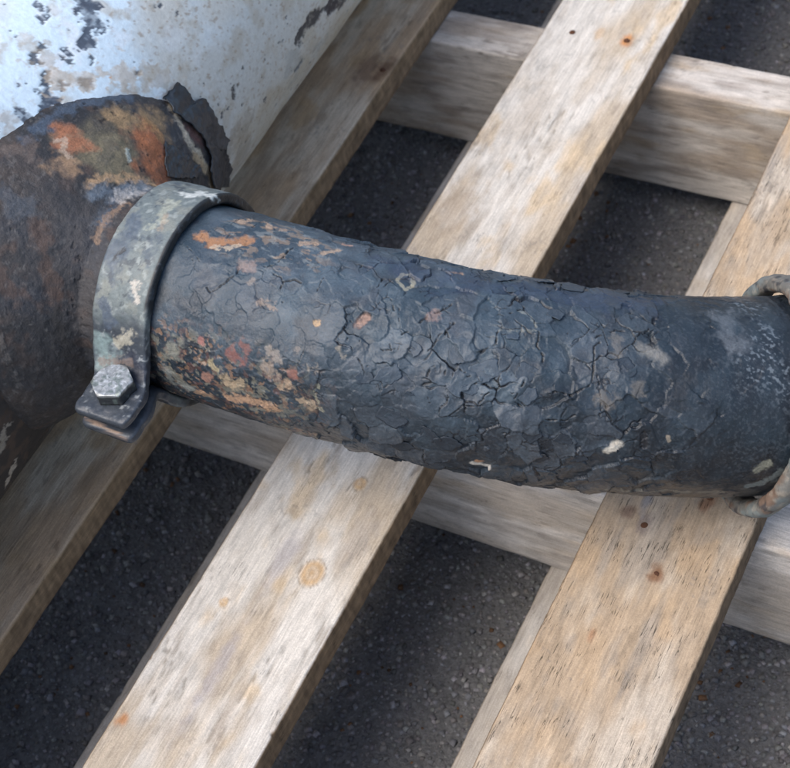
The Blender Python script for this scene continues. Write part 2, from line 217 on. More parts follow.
  ((0.035,0.034,0.036),0.8,0.8,0.01026,0,0.6,[[-0.08992,-0.05933,0.23763],[-0.09078,-0.0742,0.2376]]),
  ((0.029,0.027,0.026),0.8,0.9,0.00609,0,0.7,[[-0.06638,-0.12261,0.18795],[-0.06515,-0.12789,0.16667],[-0.06436,-0.12691,0.13691]]),
  ((0.08,0.05,0.038),0.6,1.0,0.00593,0,0.7,[[-0.0904,-0.1285,0.22099],[-0.08647,-0.13015,0.21549]]),
  ((0.07,0.085,0.105),0.5,1.2,0.006,0,0.6,[[-0.10581,-0.08695,0.24534],[-0.09631,-0.08629,0.23938]]),
  ((0.131,0.102,0.087),0.6,1.2,0.00549,0,0.7,[[-0.11706,-0.05933,0.25259],[-0.11122,-0.05381,0.24915]]),
  ((0.117,0.11,0.103),0.6,0.8,0.00181,0.0008,0.7,[[-0.0874,-0.15113,0.19562],[-0.0829,-0.15741,0.16081]]),
  ((0.03,0.03,0.032),0.6,0.8,0.0122,0,0.7,[[-0.07857,-0.14575,0.18193],[-0.07672,-0.14772,0.13701]])],
 'clamp': [
  ((0.24,0.32,0.31),0.7,0.7,0.00716,0,0.55,[[-0.03932,-0.12235,0.17533],[-0.0358,-0.12653,0.1695]]),
  ((0.07,0.092,0.12),0.85,0.9,0.0065,0,0.5,[[-0.04085,-0.09025,0.21358],[-0.0384,-0.07799,0.21883],[-0.03561,-0.0631,0.2216]]),
  ((0.065,0.085,0.115),0.85,0.9,0.00414,0,0.5,[[-0.04091,-0.11007,0.1972],[-0.03564,-0.11553,0.19004]]),
  ((0.6,0.62,0.58),0.9,1.0,0.00421,0,0.6,[[-0.02453,-0.02923,0.21527],[-0.01247,-0.02266,0.21179]]),
  ((0.36,0.37,0.29),0.6,1.3,0.00355,0,0.6,[[-0.02647,-0.04441,0.22026],[-0.02538,-0.06245,0.22175]]),
  ((0.52,0.47,0.4),0.8,0.9,0.00233,0,0.6,[[-0.02184,-0.09821,0.2089],[-0.01713,-0.10396,0.20378]]),
  ((0.45,0.42,0.33),0.7,1.0,0.00354,0,0.6,[[-0.02792,-0.12075,0.17805],[-0.02,-0.11745,0.18655]]),
  ((0.03,0.035,0.05),0.95,0.6,0.0059,0,0.45,[[-0.0122,-0.12833,0.16829],[-0.01905,-0.12446,0.17207]]),
  ((0.34,0.24,0.16),0.45,1.1,0.00177,0,0.6,[[-0.02301,-0.05497,0.22175],[-0.02052,-0.06476,0.22148]]),
  ((0.03,0.03,0.03),0.8,0.9,0.00118,-0.0003,0.6,[[-0.04085,-0.09025,0.21358],[-0.03896,-0.0853,0.21594],[-0.03607,-0.08242,0.21737]]),
  ((0.16,0.12,0.1),0.7,1.0,0.00238,0,0.6,[[-0.03905,-0.12794,0.16794],[-0.02021,-0.12548,0.17093]]),
  ((0.35,0.24,0.17),0.7,0.9,0.00118,0,0.6,[[-0.03786,-0.15914,0.1507],[-0.02225,-0.16109,0.15048],[-0.00722,-0.16273,0.14973]])]}

# ------------------------------------------------------------------ numpy noise
rs_ = np.random.RandomState(7)
PERM = rs_.permutation(256).astype(np.int64); PERM = np.concatenate([PERM, PERM, PERM])
GRAD = rs_.normal(size=(256, 3)); GRAD /= np.linalg.norm(GRAD, axis=1)[:, None]
RND = rs_.rand(256, 3)

def noise3(p):
    p = np.asarray(p, float); i = np.floor(p).astype(np.int64); f = p - i
    u = f * f * f * (f * (f * 6 - 15) + 10); i &= 255
    out = 0
    for dx in (0, 1):
        wx = u[..., 0] if dx else 1 - u[..., 0]
        for dy in (0, 1):
            wy = u[..., 1] if dy else 1 - u[..., 1]
            for dz in (0, 1):
                wz = u[..., 2] if dz else 1 - u[..., 2]
                h = PERM[PERM[PERM[(i[..., 0] + dx) & 255] + ((i[..., 1] + dy) & 255)] + ((i[..., 2] + dz) & 255)]
                g = GRAD[h]
                out = out + wx * wy * wz * (g[..., 0] * (f[..., 0] - dx) + g[..., 1] * (f[..., 1] - dy) + g[..., 2] * (f[..., 2] - dz))
    return out * 1.6

def fbm(p, freq, octv=3, seed=0.0, gain=.5):
    p = np.asarray(p, float) * freq + seed * 17.31
    a, o, t = 1.0, 0, 0
    for k in range(octv):
        o = o + a * noise3(p); t += a; p = p * 2.03 + 5.7; a *= gain
    return o / t * 1.3

def worley(p, freq, seed=0.0):
    """F1, F2 and a random number per cell"""
    p = np.asarray(p, float) * freq + seed * 11.7
    i = np.floor(p).astype(np.int64); f = p - i
    n = p.shape[:-1]; tilt = np.zeros(n)
    f1 = np.full(n, 9.0); f2 = np.full(n, 9.0); cid = np.zeros(n, np.int64)
    for dx in (-1, 0, 1):
        for dy in (-1, 0, 1):
            for dz in (-1, 0, 1):
                h = PERM[PERM[PERM[(i[..., 0] + dx) & 255] + ((i[..., 1] + dy) & 255)] + ((i[..., 2] + dz) & 255)]
                r = RND[h]
                d = np.sqrt((dx + r[..., 0] - f[..., 0]) ** 2 + (dy + r[..., 1] - f[..., 1]) ** 2 + (dz + r[..., 2] - f[..., 2]) ** 2)
                m = d < f1
                tilt = np.where(m, (dx + r[..., 0] - f[..., 0]) * (r[..., 1] - .5) + (dy + r[..., 1] - f[..., 1]) * (r[..., 2] - .5) + (dz + r[..., 2] - f[..., 2]) * (r[..., 0] - .5), tilt)
                f2 = np.where(m, f1, np.minimum(f2, d)); cid = np.where(m, h, cid); f1 = np.where(m, d, f1)
    return f1, f2, cid, tilt

def ss(a, b, x):
    t = np.clip((x - a) / (b - a), 0, 1); return t * t * (3 - 2 * t)

def seg_dist(P, line, reach):
    """distance of points P (N,3) from a polyline; only within reach"""
    L = np.asarray(line, float).reshape(-1, 3)
    out = np.full(len(P), 9.0)
    lo, hi = L.min(0) - reach, L.max(0) + reach
    idx = np.nonzero(((P > lo) & (P < hi)).all(1))[0]
    if not len(idx): return out
    Q = P[idx]; best = np.full(len(Q), 9.0)
    if len(L) == 1: best = np.linalg.norm(Q - L[0], axis=1)
    for a, b in zip(L[:-1], L[1:]):
        ab = b - a; t = np.clip(((Q - a) @ ab) / max(ab @ ab, 1e-12), 0, 1)
        best = np.minimum(best, np.linalg.norm(Q - a - t[:, None] * ab, axis=1))
    out[idx] = best
    return out

def mixc(c, col, m):
    return c * (1 - m[:, None]) + np.asarray(col, float) * m[:, None]

# ------------------------------------------------------------------ mesh helpers
def mesh_np(name, V, F, tint=None, rough=None, smooth=True, extra=()):
    me = bpy.data.meshes.new(name)
    me.vertices.add(len(V)); me.vertices.foreach_set("co", np.ascontiguousarray(V, dtype=np.float32).ravel())
    if isinstance(F, np.ndarray): F = [F]
    sizes = np.concatenate([np.full(len(f), f.shape[1]) for f in F]); flat = np.concatenate([f.ravel() for f in F])
    for n in extra: sizes = np.append(sizes, len(n)); flat = np.append(flat, n)
    me.loops.add(len(flat)); me.loops.foreach_set("vertex_index", flat.astype(np.int32))
    me.polygons.add(len(sizes)); me.polygons.foreach_set("loop_start", np.concatenate([[0], np.cumsum(sizes)[:-1]]).astype(np.int32))
    if smooth: me.polygons.foreach_set("use_smooth", np.ones(len(sizes), bool))
    me.update(calc_edges=True); me.validate()
    if tint is not None:
        a = me.attributes.new("tint", 'FLOAT_COLOR', 'POINT')
        a.data.foreach_set("color", np.column_stack([tint, np.ones(len(tint))]).astype(np.float32).ravel())
    if rough is not None:
        a = me.attributes.new("rough", 'FLOAT', 'POINT'); a.data.foreach_set("value", rough.astype(np.float32))
    return me

def loft_faces(n, m):
    i = np.arange(n - 1)[:, None]; j = np.arange(m)[None, :]; k = (j + 1) % m
    return np.stack([i * m + j, i * m + k, (i + 1) * m + k, (i + 1) * m + j], -1).reshape(-1, 4)

def grid_faces(n, m):
    i = np.arange(n - 1)[:, None]; j = np.arange(m - 1)[None, :]
    return np.stack([i * m + j, i * m + j + 1, (i + 1) * m + j + 1, (i + 1) * m + j], -1).reshape(-1, 4)

def grid_normals(P, periodic=True):
    if periodic: dv = np.roll(P, -1, 1) - np.roll(P, 1, 1)
    else: dv = np.gradient(P, axis=1)
    du = np.gradient(P, axis=0)
    N = np.cross(du, dv); N /= np.linalg.norm(N, axis=2)[..., None] + 1e-12
    return N

def loft_mesh(name, P, tint=None, rough=None, caps=True, smooth=True):
    n, m = P.shape[:2]
    ex = []
    if caps: ex = [np.arange(m)[::-1], np.arange(m) + (n - 1) * m]
    return mesh_np(name, P.reshape(-1, 3), loft_faces(n, m), tint, rough, smooth, ex)

def obj(name, me, mat, parent=None, label=None, loc=None):
    o = bpy.data.objects.new(name, me); COL.objects.link(o)
    if mat and not me.materials: me.materials.append(mat)
    if parent:
        root = parent
        w = Vector((0, 0, 0))
        while root: w += root.location; root = root.parent
        o.parent = parent
        if loc is None:
            if not me.get("moved"): me.transform(Matrix.Translation(-w)); me["moved"] = 1
        else: o.location = Vector(loc) - w
    elif loc is not None: o.location = loc
    if label: o["label"] = label
    return o

def thing(name, label, cat, loc):
    o = bpy.data.objects.new(name, None); COL.objects.link(o); o.location = loc; o.empty_display_size = .05
    o["label"] = label; o["category"] = cat
    return o

# ------------------------------------------------------------------ materials
def material(name, color=None, rough=None, grain=None, scale=400.0, amount=.25, bump=.0004, metallic=0.0, spec=.5, speckle=None, coat=0.0, streak=0.0, hair=None):
    """colour from the 'tint' attribute (or a plain colour) broken up by noise; grain = per-axis stretch"""
    m = bpy.data.materials.new(name); m.use_nodes = True
    nt = m.node_tree; N = nt.nodes; L = nt.links; b = N["Principled BSDF"]
    tc = N.new("ShaderNodeTexCoord"); mp = N.new("ShaderNodeMapping"); L.new(tc.outputs['Object'], mp.inputs[0])
    mp.inputs['Scale'].default_value = grain or (1, 1, 1)
    if grain: mp.inputs['Rotation'].default_value = (0, 0, streak)
    nz = N.new("ShaderNodeTexNoise"); nz.inputs['Scale'].default_value = scale; nz.inputs['Detail'].default_value = 6; nz.inputs['Roughness'].default_value = .65
    L.new(mp.outputs[0], nz.inputs['Vector'])
    if color is None:
        at = N.new("ShaderNodeAttribute"); at.attribute_name = "tint"; csock = at.outputs['Color']
    else:
        rgb = N.new("ShaderNodeRGB"); rgb.outputs[0].default_value = (*color, 1); csock = rgb.outputs[0]
    mr = N.new("ShaderNodeMapRange"); mr.inputs['From Min'].default_value = .25; mr.inputs['From Max'].default_value = .75
    mr.inputs['To Min'].default_value = 1 - amount; mr.inputs['To Max'].default_value = 1 + amount
    L.new(nz.outputs['Fac'], mr.inputs['Value'])
    mul = N.new("ShaderNodeVectorMath"); mul.operation = 'SCALE'; L.new(csock, mul.inputs[0]); L.new(mr.outputs[0], mul.inputs['Scale'])
    col = mul.outputs[0]
    if speckle:
        c, sc, lo = speckle
        n2 = N.new("ShaderNodeTexNoise"); n2.inputs['Scale'].default_value = sc; n2.inputs['Detail'].default_value = 3
        L.new(tc.outputs['Object'], n2.inputs['Vector'])
        m2 = N.new("ShaderNodeMapRange"); m2.inputs['From Min'].default_value = lo; m2.inputs['From Max'].default_value = lo + .06; m2.inputs['To Max'].default_value = .7
        L.new(n2.outputs['Fac'], m2.inputs['Value'])
        mx = N.new("ShaderNodeMix"); mx.data_type = 'RGBA'; L.new(m2.outputs[0], mx.inputs['Factor']); L.new(col, mx.inputs['A']); mx.inputs['B'].default_value = (*c, 1)
        col = mx.outputs['Result']
    hsock = None
    if hair:
        hs, gate, ang_, ax = hair
        mh = N.new("ShaderNodeMapping"); mh.inputs['Rotation'].default_value = (0, 0, ang_); mh.inputs['Scale'].default_value = (1, .055, .6) if ax == 'y' else (.055, 1, .6)
        L.new(tc.outputs['Object'], mh.inputs[0])
        def nz_(scale, det, src):
            q = N.new("ShaderNodeTexNoise"); q.inputs['Scale'].default_value = scale; q.inputs['Detail'].default_value = det; q.inputs['Roughness'].default_value = .6; L.new(src, q.inputs['Vector']); return q.outputs['Fac']
        def rng(v, a, b_, c_=0, d_=1):
            q = N.new("ShaderNodeMapRange"); L.new(v, q.inputs['Value'])
            for nm_, vv in zip(('From Min', 'From Max', 'To Min', 'To Max'), (a, b_, c_, d_)): q.inputs[nm_].default_value = vv
            return q.outputs[0]
        def mth(op, a, b_):
            q = N.new("ShaderNodeMath"); q.operation = op
            for k_, v in enumerate((a, b_)):
                if v is None: continue
                if isinstance(v, (int, float)): q.inputs[k_].default_value = v
                else: L.new(v, q.inputs[k_])
            return q.outputs[0]
        rid = mth('ABSOLUTE', mth('SUBTRACT', nz_(330, 3, mh.outputs[0]), .5), None)
        line = rng(rid, .004, .016, 1, 0)
        g = rng(nz_(38, 3, tc.outputs['Object']), gate, gate + .08)
        hsock = mth('MULTIPLY', line, g)
        md = N.new("ShaderNodeMapping"); md.inputs['Scale'].default_value = (1, .3, 1) if ax == 'y' else (.3, 1, 1); L.new(tc.outputs['Object'], md.inputs[0])
        dirt = rng(nz_(120, 10, md.outputs[0]), .52, .64, 1, .82)
        grit = mth('MULTIPLY', rng(nz_(1100, 3, tc.outputs['Object']), .3, .7, .84, 1.14), rng(nz_(900, 5, mh.outputs[0]), .35, .65, .86, 1.1))
        sc1 = N.new("ShaderNodeVectorMath"); sc1.operation = 'SCALE'; L.new(col, sc1.inputs[0]); L.new(mth('MULTIPLY', mth('MULTIPLY', dirt, grit), rng(hsock, 0, 1, 1, 1 - hs)), sc1.inputs['Scale'])
        col = sc1.outputs[0]
    L.new(col, b.inputs['Base Color'])
    if rough is None:
        ar = N.new("ShaderNodeAttribute"); ar.attribute_name = "rough"; rsock = ar.outputs['Fac']
    else:
        v = N.new("ShaderNodeValue"); v.outputs[0].default_value = rough; rsock = v.outputs[0]
    ra = N.new("ShaderNodeMath"); ra.operation = 'MULTIPLY_ADD'; ra.inputs[1].default_value = .25
    L.new(nz.outputs['Fac'], ra.inputs[0])
    rb = N.new("ShaderNodeMath"); rb.operation = 'SUBTRACT'; L.new(rsock, rb.inputs[0]); rb.inputs[1].default_value = .125
    L.new(rb.outputs[0], ra.inputs[2]); ra.use_clamp = True
    L.new(ra.outputs[0], b.inputs['Roughness'])
    b.inputs['Metallic'].default_value = metallic; b.inputs['Specular IOR Level'].default_value = spec; b.inputs['Coat Weight'].default_value = coat
    if bump:
        bp = N.new("ShaderNodeBump"); bp.inputs['Strength'].default_value = 1; bp.inputs['Distance'].default_value = bump
        L.new(nz.outputs['Fac'], bp.inputs['Height']); L.new(bp.outputs[0], b.inputs['Normal'])
    return m

M_wood = material("weathered_wood", grain=(1, .07, 1), scale=800, amount=.12, rough=.8, bump=.0005, spec=.25, hair=(.45, .56, .02, 'y'))
M_wood3 = material("open_grained_wood", grain=(1, .07, 1), scale=800, amount=.17, rough=.8, bump=.0005, spec=.25, hair=(.75, .47, -.10, 'y'))
M_woodx = material("weathered_wood_crosswise", grain=(.08, 1, 1), scale=750, amount=.17, rough=.85, bump=.0005, spec=.2, hair=(.4, .55, .0, 'x'))
M_pipe = material("cracked_black_paint", scale=900, amount=.28, bump=.00026, spec=.42)
M_tank = material("worn_tank_paint", scale=350, amount=.13, bump=.0002, spec=.35)
M_boss = material("burnt_cast_iron", scale=700, amount=.35, bump=.0006, spec=.4)
M_clamp = material("flaking_clamp_paint", scale=500, amount=.25, bump=.0003, spec=.45)
M_bolt = material("zinc_plating", scale=500, amount=.35, bump=.0002, spec=.5, metallic=.55)
M_flake = material("black_paint_skin", color=(.022, .028, .036), rough=.42, scale=500, amount=.3, bump=.0002)
M_nail = material("rusty_nail", color=(.10, .04, .018), rough=.85, scale=1200, amount=.5, bump=.0006, metallic=.2)
M_asphalt = material("asphalt_binder", color=(.15, .15, .15), rough=.8, scale=260, amount=.5, bump=.004, spec=.3)
M_stone = material("asphalt_aggregate", scale=900, amount=.35, bump=.0004, rough=.75, spec=.3)

# ------------------------------------------------------------------ ground
GZ = -0.1560
rg = np.random.RandomState(3)
def axis_samples(*parts):
    """parts = (start, end, step) ...; one sorted run of samples"""
    out = [np.arange(a, b, s) for a, b, s in parts]; out.append([parts[-1][1]])
    return np.concatenate(out)
gx = axis_samples((-5, -.7, .4), (-.7, .7, .006), (.7, 5, .4)); gy = axis_samples((-5, -.45, .4), (-.45, 1.0, .006), (1.0, 5, .4))
X, Y = np.meshgrid(gx, gy, indexing='ij')
P = np.stack([X, Y, np.zeros_like(X)], -1)
P[..., 2] = GZ - .004 + .0022 * fbm(P, 60, 3, 1) + .003 * fbm(P, 9, 2, 2)
Fq = grid_faces(*X.shape)[:, ::-1]
ground = obj("asphalt_ground", mesh_np("asphalt_ground", P.reshape(-1, 3), Fq), M_asphalt)
ground["kind"] = "structure"; ground["label"] = "dark worn asphalt under the wooden pallet"; 
# exposed aggregate: small faceted stones pressed into the binder
def stones():
    B = np.array([(-1, -1, -1), (1, -1, -1), (1, 1, -1), (-1, 1, -1), (-.8, -.7, .8), (.8, -.8, .8), (.7, .8, .8), (-.8, .8, .8)]) * .72
    T = np.array([(0, 2, 1), (0, 3, 2), (4, 5, 6), (4, 6, 7), (0, 1, 5), (0, 5, 4), (1, 2, 6), (1, 6, 5), (2, 3, 7), (2, 7, 6), (3, 0, 4), (3, 4, 7)])
    step = .0045
    xs, ys = np.meshgrid(np.arange(-.42, .60, step), np.arange(-.36, .92, step), indexing='ij')
    c = np.column_stack([xs.ravel(), ys.ravel()]); c += rg.uniform(-.45, .45, c.shape) * step
    c = c[rg.rand(len(c)) < .97]
    # keep what the camera's side can plausibly see
    keep = (c[:, 1] < .62 + .55 * (c[:, 0] + .1)) | (c[:, 0] > -.1)
    c = c[keep]; n = len(c)
    r = .0010 + .0022 * rg.rand(n) ** 2.2
    r[rg.rand(n) < .02] *= 1.35
    S = r[:, None] * rg.uniform(.75, 1.35, (n, 3)); S[:, 2] *= .62
    a = rg.uniform(0, 6.28, n); ca, sa = np.cos(a), np.sin(a)
    V = B[None] * (1 + rg.uniform(-.38, .38, (n, 8, 3))) * S[:, None]
    V = np.stack([V[..., 0] * ca[:, None] - V[..., 1] * sa[:, None], V[..., 0] * sa[:, None] + V[..., 1] * ca[:, None], V[..., 2]], -1)
    base = np.column_stack([c, np.full(n, 0.)])
    z = GZ - .004 + .0022 * fbm(base, 60, 3, 1) + .003 * fbm(base, 9, 2, 2)
    V += np.column_stack([c, z + r * rg.uniform(-.1, .35, n)])[:, None]
    F = (T[None] + (np.arange(n) * 8)[:, None, None]).reshape(-1, 3)
    g = np.clip(rg.lognormal(-1.85, .28, n), .09, .28); tint = np.column_stack([g * rg.uniform(.95, 1.08, n), g, g * rg.uniform(.92, 1.1, n)])
    br = rg.rand(n) < .02; tint[br] = np.array([.13, .07, .035]) * rg.uniform(.5, 1.3, (br.sum(), 1))
    pale = (rg.rand(n) < .006) & (r < .0026); tint[pale] = rg.uniform(.2, .3, (pale.sum(), 1))
    return mesh_np("asphalt_aggregate", V.reshape(-1, 3), F, np.repeat(tint, 8, 0), smooth=False)
ag = obj("asphalt_aggregate", stones(), M_stone)
ag["kind"] = "stuff"; ag["label"] = "grey and brown stone grains showing in the asphalt surface"; ag["category"] = "gravel"

# ------------------------------------------------------------------ the pallet
TH, HS = .0231, .1125
ZS = -TH - HS
pallet = thing("wooden_pallet", "weathered wooden pallet lying on asphalt under the rusty tank and pipe", "pallet", (.02, .18, GZ))

def wood_tint(l, w, h, side, seed, spec):
    """l along the board, w across, h height (metres); spec: colours and marks"""
    n = len(l)
    kd = np.zeros(n); kc = np.zeros(n); wl = w.copy(); stain = []
    for (kl, kw, kr) in spec.get('knots', []):
        d = np.hypot((l - kl) * .8, w - kw) / kr
        wl = wl + kr * .9 * np.sign(w - kw + 1e-9) * np.exp(-d ** 2 / 5) * (-1)
        kd = np.maximum(kd, ss(1.15, .75, d)); kc = np.where(d < 1.6, d, kc)
    sk = spec.get('skew', 0.0)
    q = np.column_stack([l, wl + sk * l + .004 * fbm(np.column_stack([l, w, h]), 9, 2, seed), h * 1.0])
    fine = fbm(q * np.array([10, 420, 420]), 1, 3, seed)
    band = fbm(q * np.array([3.0, 95, 95]), 1, 3, seed + 3)
    blot = fbm(np.column_stack([l, w, h]) * np.array([9, 24, 24]), 1, 4, seed + 5)
    blot2 = fbm(np.column_stack([l, w, h]) * np.array([20, 42, 42]), 1, 5, seed + 8)
    c = np.tile(np.asarray(spec['base'], float), (n, 1))
    c = mixc(c, spec['pale'], ss(-.25, .35, blot + spec.get('palebias', 0) + .25 * band) * .9)
    c = mixc(c, spec['warm'], ss(.05, .45, blot2 + spec.get('warmbias', 0)) * .75)
    c = mixc(c, spec['grey'], ss(.12, .5, fbm(np.column_stack([l, w, h]) * np.array([11, 55, 55]), 1, 5, seed + 12) + spec.get('greybias', 0)) * .7)
    c = c * (1 + .07 * fine + .07 * band + .10 * fbm(np.column_stack([l, w, h]) * np.array([70, 160, 160]), 1, 3, seed + 14))[:, None]
    crack = ss(.86, .96, 1 - np.abs(fbm(q * np.array([17, 260, 260]), 1, 2, seed + 20)) * 1.6) * ss(.08, .4, fbm(q * np.array([14, 45, 45]), 1, 2, seed + 21) + spec.get('crackbias', -.15))
    c = mixc(c, np.array(spec['base']) * .28, crack * spec.get('crack', .6))
    mold = ss(.3, .5, fbm(np.column_stack([l, w, h]), 330, 2, seed + 31)) * ss(.15, .6, fbm(np.column_stack([l, w, h]), 26, 2, seed + 32) + spec.get('moldbias', 0))
    c = mixc(c, (.16, .15, .15), mold * .35)
    c = mixc(c, spec['grey'], ss(.1, .5, fbm(np.column_stack([l, w, h]) * np.array([40, 90, 90]), 1, 5, seed + 35)) * .42)
    hgt = .00022 * fine + .00025 * band - .0006 * crack
    if side is not None:                      # sawn edges: darker, rough, cross-cut saw marks
        sc = np.array(spec['edge']); saw = fbm(np.column_stack([l * 260, h * 70, w * 0]), 1, 2, seed + 40)
        e = sc[None] * (1 + .45 * saw + .35 * fbm(np.column_stack([l, w, h]) * np.array([60, 200, 260]), 1, 3, seed + 41))[:, None]
        c = c * (1 - side[:, None]) + e * side[:, None]; hgt = hgt + side * .0002 * saw
    ring = np.sin(kc * 11 + 5 * blot2 + 2 * fine) * .5 + .5
    c = mixc(c, spec.get('knotcol', (.34, .21, .11)), kd * (.55 + .3 * ring))
    c = mixc(c, (.09, .055, .03), ss(.1, 0, np.abs(kc - 1.02)) * (kc > 0) * .45)
    for (sl_, sw, rl, rw, colr, st) in spec.get('stains', []):
        d = np.hypot((l - sl_) / rl, (w - sw) / rw) + .35 * fbm(np.column_stack([l, w, h]), 160, 2, seed + 50)
        c = mixc(c, colr, ss(1.1, .35, d) * st)
    return np.clip(c, .005, .9), hgt

def board(name, axis, l0, l1, w0, w1, z0, z1, spec, seed, fine=None, step=.0016, parent=None, mat=None):
    """a sawn board as one closed loft; axis 'y' runs along Y (w = X), axis 'x' along X (w = Y)"""
    parent = parent or pallet
    if fine: ls = axis_samples((l0, fine[0], .01), (fine[0], fine[1], step), (fine[1], l1, .01))
    else: ls = axis_samples((l0, l1, .01))
    W, H = w1 - w0, z1 - z0
    st = step if fine else .008
    nw, nh = max(4, int(W / st)), max(3, int(H / st)); r = .0012
    top = [(w0 + r + (W - 2 * r) * k / nw, z1, 0) for k in range(nw + 1)]
    right = [(w1, z1 - r - (H - 2 * r) * k / nh, 1) for k in range(nh + 1)]
    nb = 4
    bot = [(w1 - r - (W - 2 * r) * k / nb, z0, 0) for k in range(nb + 1)]
    left = [(w0, z0 + r + (H - 2 * r) * k / nh, 1) for k in range(nh + 1)]
    S = np.array(top + right + bot + left)
    if axis == 'x': S = S[::-1]
    n, m = len(ls), len(S)
    Lc = np.repeat(ls, m); Wc = np.tile(S[:, 0], n); Hc = np.tile(S[:, 1], n); sd_ = np.tile(S[:, 2], n)
    if not spec.get('edged', True): sd_ = None
    t, hg = wood_tint(Lc, Wc - w0, Hc, sd_, seed, spec)
    # slow bow, ragged corners
    q = np.column_stack([Lc, Wc, Hc])
    cen = np.array([(w0 + w1) / 2, (z0 + z1) / 2])
    near = np.exp(-((np.minimum(np.abs(Wc - w0), np.abs(Wc - w1)) / .003) ** 2)) * np.exp(-((np.minimum(np.abs(Hc - z0), np.abs(Hc - z1)) / .003) ** 2))
    chip = near * (.0004 * fbm(q * np.array([1, 1, 1]), 40, 2, seed + 60) + .0016 * ss(.44, .64, fbm(q, 60, 4, seed + 61)))
    Wc2 = Wc + (np.sign(cen[0] - Wc) * chip) + .0007 * fbm(np.column_stack([Lc, Lc * 0, Lc * 0]), 5, 2, seed + 70)
    Hc2 = Hc + (np.sign(cen[1] - Hc) * chip * .7)
    if sd_ is None: sd_ = np.tile(S[:, 2], n)
    Hc2 = Hc2 + np.where(sd_ < .5, hg * np.sign(Hc - cen[1]), 0); Wc2 = Wc2 + np.where(sd_ > .5, hg * np.sign(Wc - cen[0]), 0)
    P = np.column_stack([Wc2, Lc, Hc2] if axis == 'y' else [Lc, Wc2, Hc2]).reshape(n, m, 3)
    # make sure the windings face outward
    me = loft_mesh(name, P[:, ::-1] if axis == 'y' else P[:, ::-1], t.reshape(n, m, 3)[:, ::-1].reshape(-1, 3))
    return obj(name, me, mat or (M_wood if axis == 'y' else M_woodx), parent)

W1 = dict(base=(.44, .305, .19), pale=(.56, .46, .345), warm=(.42, .28, .155), grey=(.34, .25, .17), edge=(.23, .15, .085), crack=.5, stains=[(.3137, .092, .02, .008, (.11, .05, .03), .7), (.3094, .078, .022, .012, (.13, .07, .05), .6)])
W2 = dict(base=(.47, .39, .295), pale=(.60, .565, .51), warm=(.53, .41, .27), grey=(.40, .345, .285), edge=(.20, .128, .072), palebias=.18, warmbias=-.12, greybias=-.12, crack=.5, moldbias=.02,
          knots=[(-.1327, .0681, .0085), (-.1727, .0243, .0032), (-.0599, .0654, .0045)], knotcol=(.48, .31, .15),
          stains=[(-.2684, .0066, .006, .005, (.50, .21, .07), .8), (.4016, .0705, .009, .006, (.52, .22, .07), .9), (.4033, .0457, .008, .005, (.50, .34, .20), .6), (.19, .02, .04, .02, (.36, .28, .20), .55),
                  (.30, .03, .05, .02, (.44, .38, .31), .5), (-.13, .045, .03, .008, (.30, .28, .30), .5), (-.22, .045, .05, .006, (.33, .31, .32), .6), (-.10, .085, .03, .012, (.36, .33, .30), .5)])
W3 = dict(base=(.39, .295, .20), pale=(.49, .42, .335), warm=(.45, .325, .205), grey=(.31, .265, .215), edge=(.17, .115, .07), skew=.10, crackbias=-.1, crack=.4, palebias=-.1,
          knotcol=(.3, .17, .09),
          stains=[(-.0233, .0321, .011, .006, (.20, .16, .14), .8), (-.0057, .0272, .014, .004, (.26, .25, .25), .8), (-.0551, .0518, .009, .006, (.19, .09, .045), .85), (.0068, .0627, .011, .006, (.22, .10, .05), .7),
                  (-.0186, .0188, .007, .006, (.17, .10, .07), .75), (-.109, .0316, .006, .003, (.30, .14, .07), .6), (.16, .075, .07, .018, (.36, .33, .30), .8), (.25, .06, .06, .02, (.46, .38, .28), .5), (.13, .02, .04, .008, (.30, .19, .12), .6)])
WS = dict(base=(.36, .30, .24), pale=(.54, .50, .45), warm=(.40, .32, .23), grey=(.25, .215, .185), edge=(.3, .25, .2), edged=False, crack=.55, palebias=.1, warmbias=-.12)
WSA = dict(base=(.50, .44, .37), pale=(.64, .60, .55), warm=(.52, .43, .33), grey=(.38, .34, .30), edge=(.3, .25, .2), edged=False, crack=.45, palebias=.15, warmbias=-.12)
WB = dict(base=(.42, .38, .33), pale=(.52, .49, .45), warm=(.46, .39, .31), grey=(.35, .32, .29), edge=(.25, .2, .15))

slats = []
L0, L1 = -.455, .875
slats.append(board("slat", 'y', L0, L1, -.4405, -.3405, -TH, 0, W1, 11))
slats.append(board("slat", 'y', L0, L1, -.1985, -.0991, -TH, 0, W1, 12, fine=(-.27, .56), step=.0020))
slats.append(board("slat", 'y', L0, L1, .0000, .1000, -TH, 0, W2, 13, fine=(-.36, .58), step=.0016))
slats.append(board("slat", 'y', L0, L1, .2198, .3163, -TH, 0, W3, 14, fine=(-.24, .36), step=.0013, mat=M_wood3))
slats.append(board("slat", 'y', L0, L1, .4400, .5400, -TH, 0, W3, 15))
for k, y0 in enumerate((-.45, .0, .3819, .8287)):
    fn = (-.20, .46) if k in (1, 2) else None
    board("stringer", 'x', -.46, .56, y0, y0 + .0413, ZS + .0002, -TH - .0004, WSA if k == 1 else WS, 21 + k, fine=fn, step=.0022)
for k, x0 in enumerate((-.42, -.0814, .1641, .43)):
    fn = (-.34, .5) if k in (1, 2) else None
    board("bottom_board", 'y', L0, L1, x0, x0 + .098, GZ + .0006, ZS - .0002, WB, 31 + k, fine=fn, step=.003)

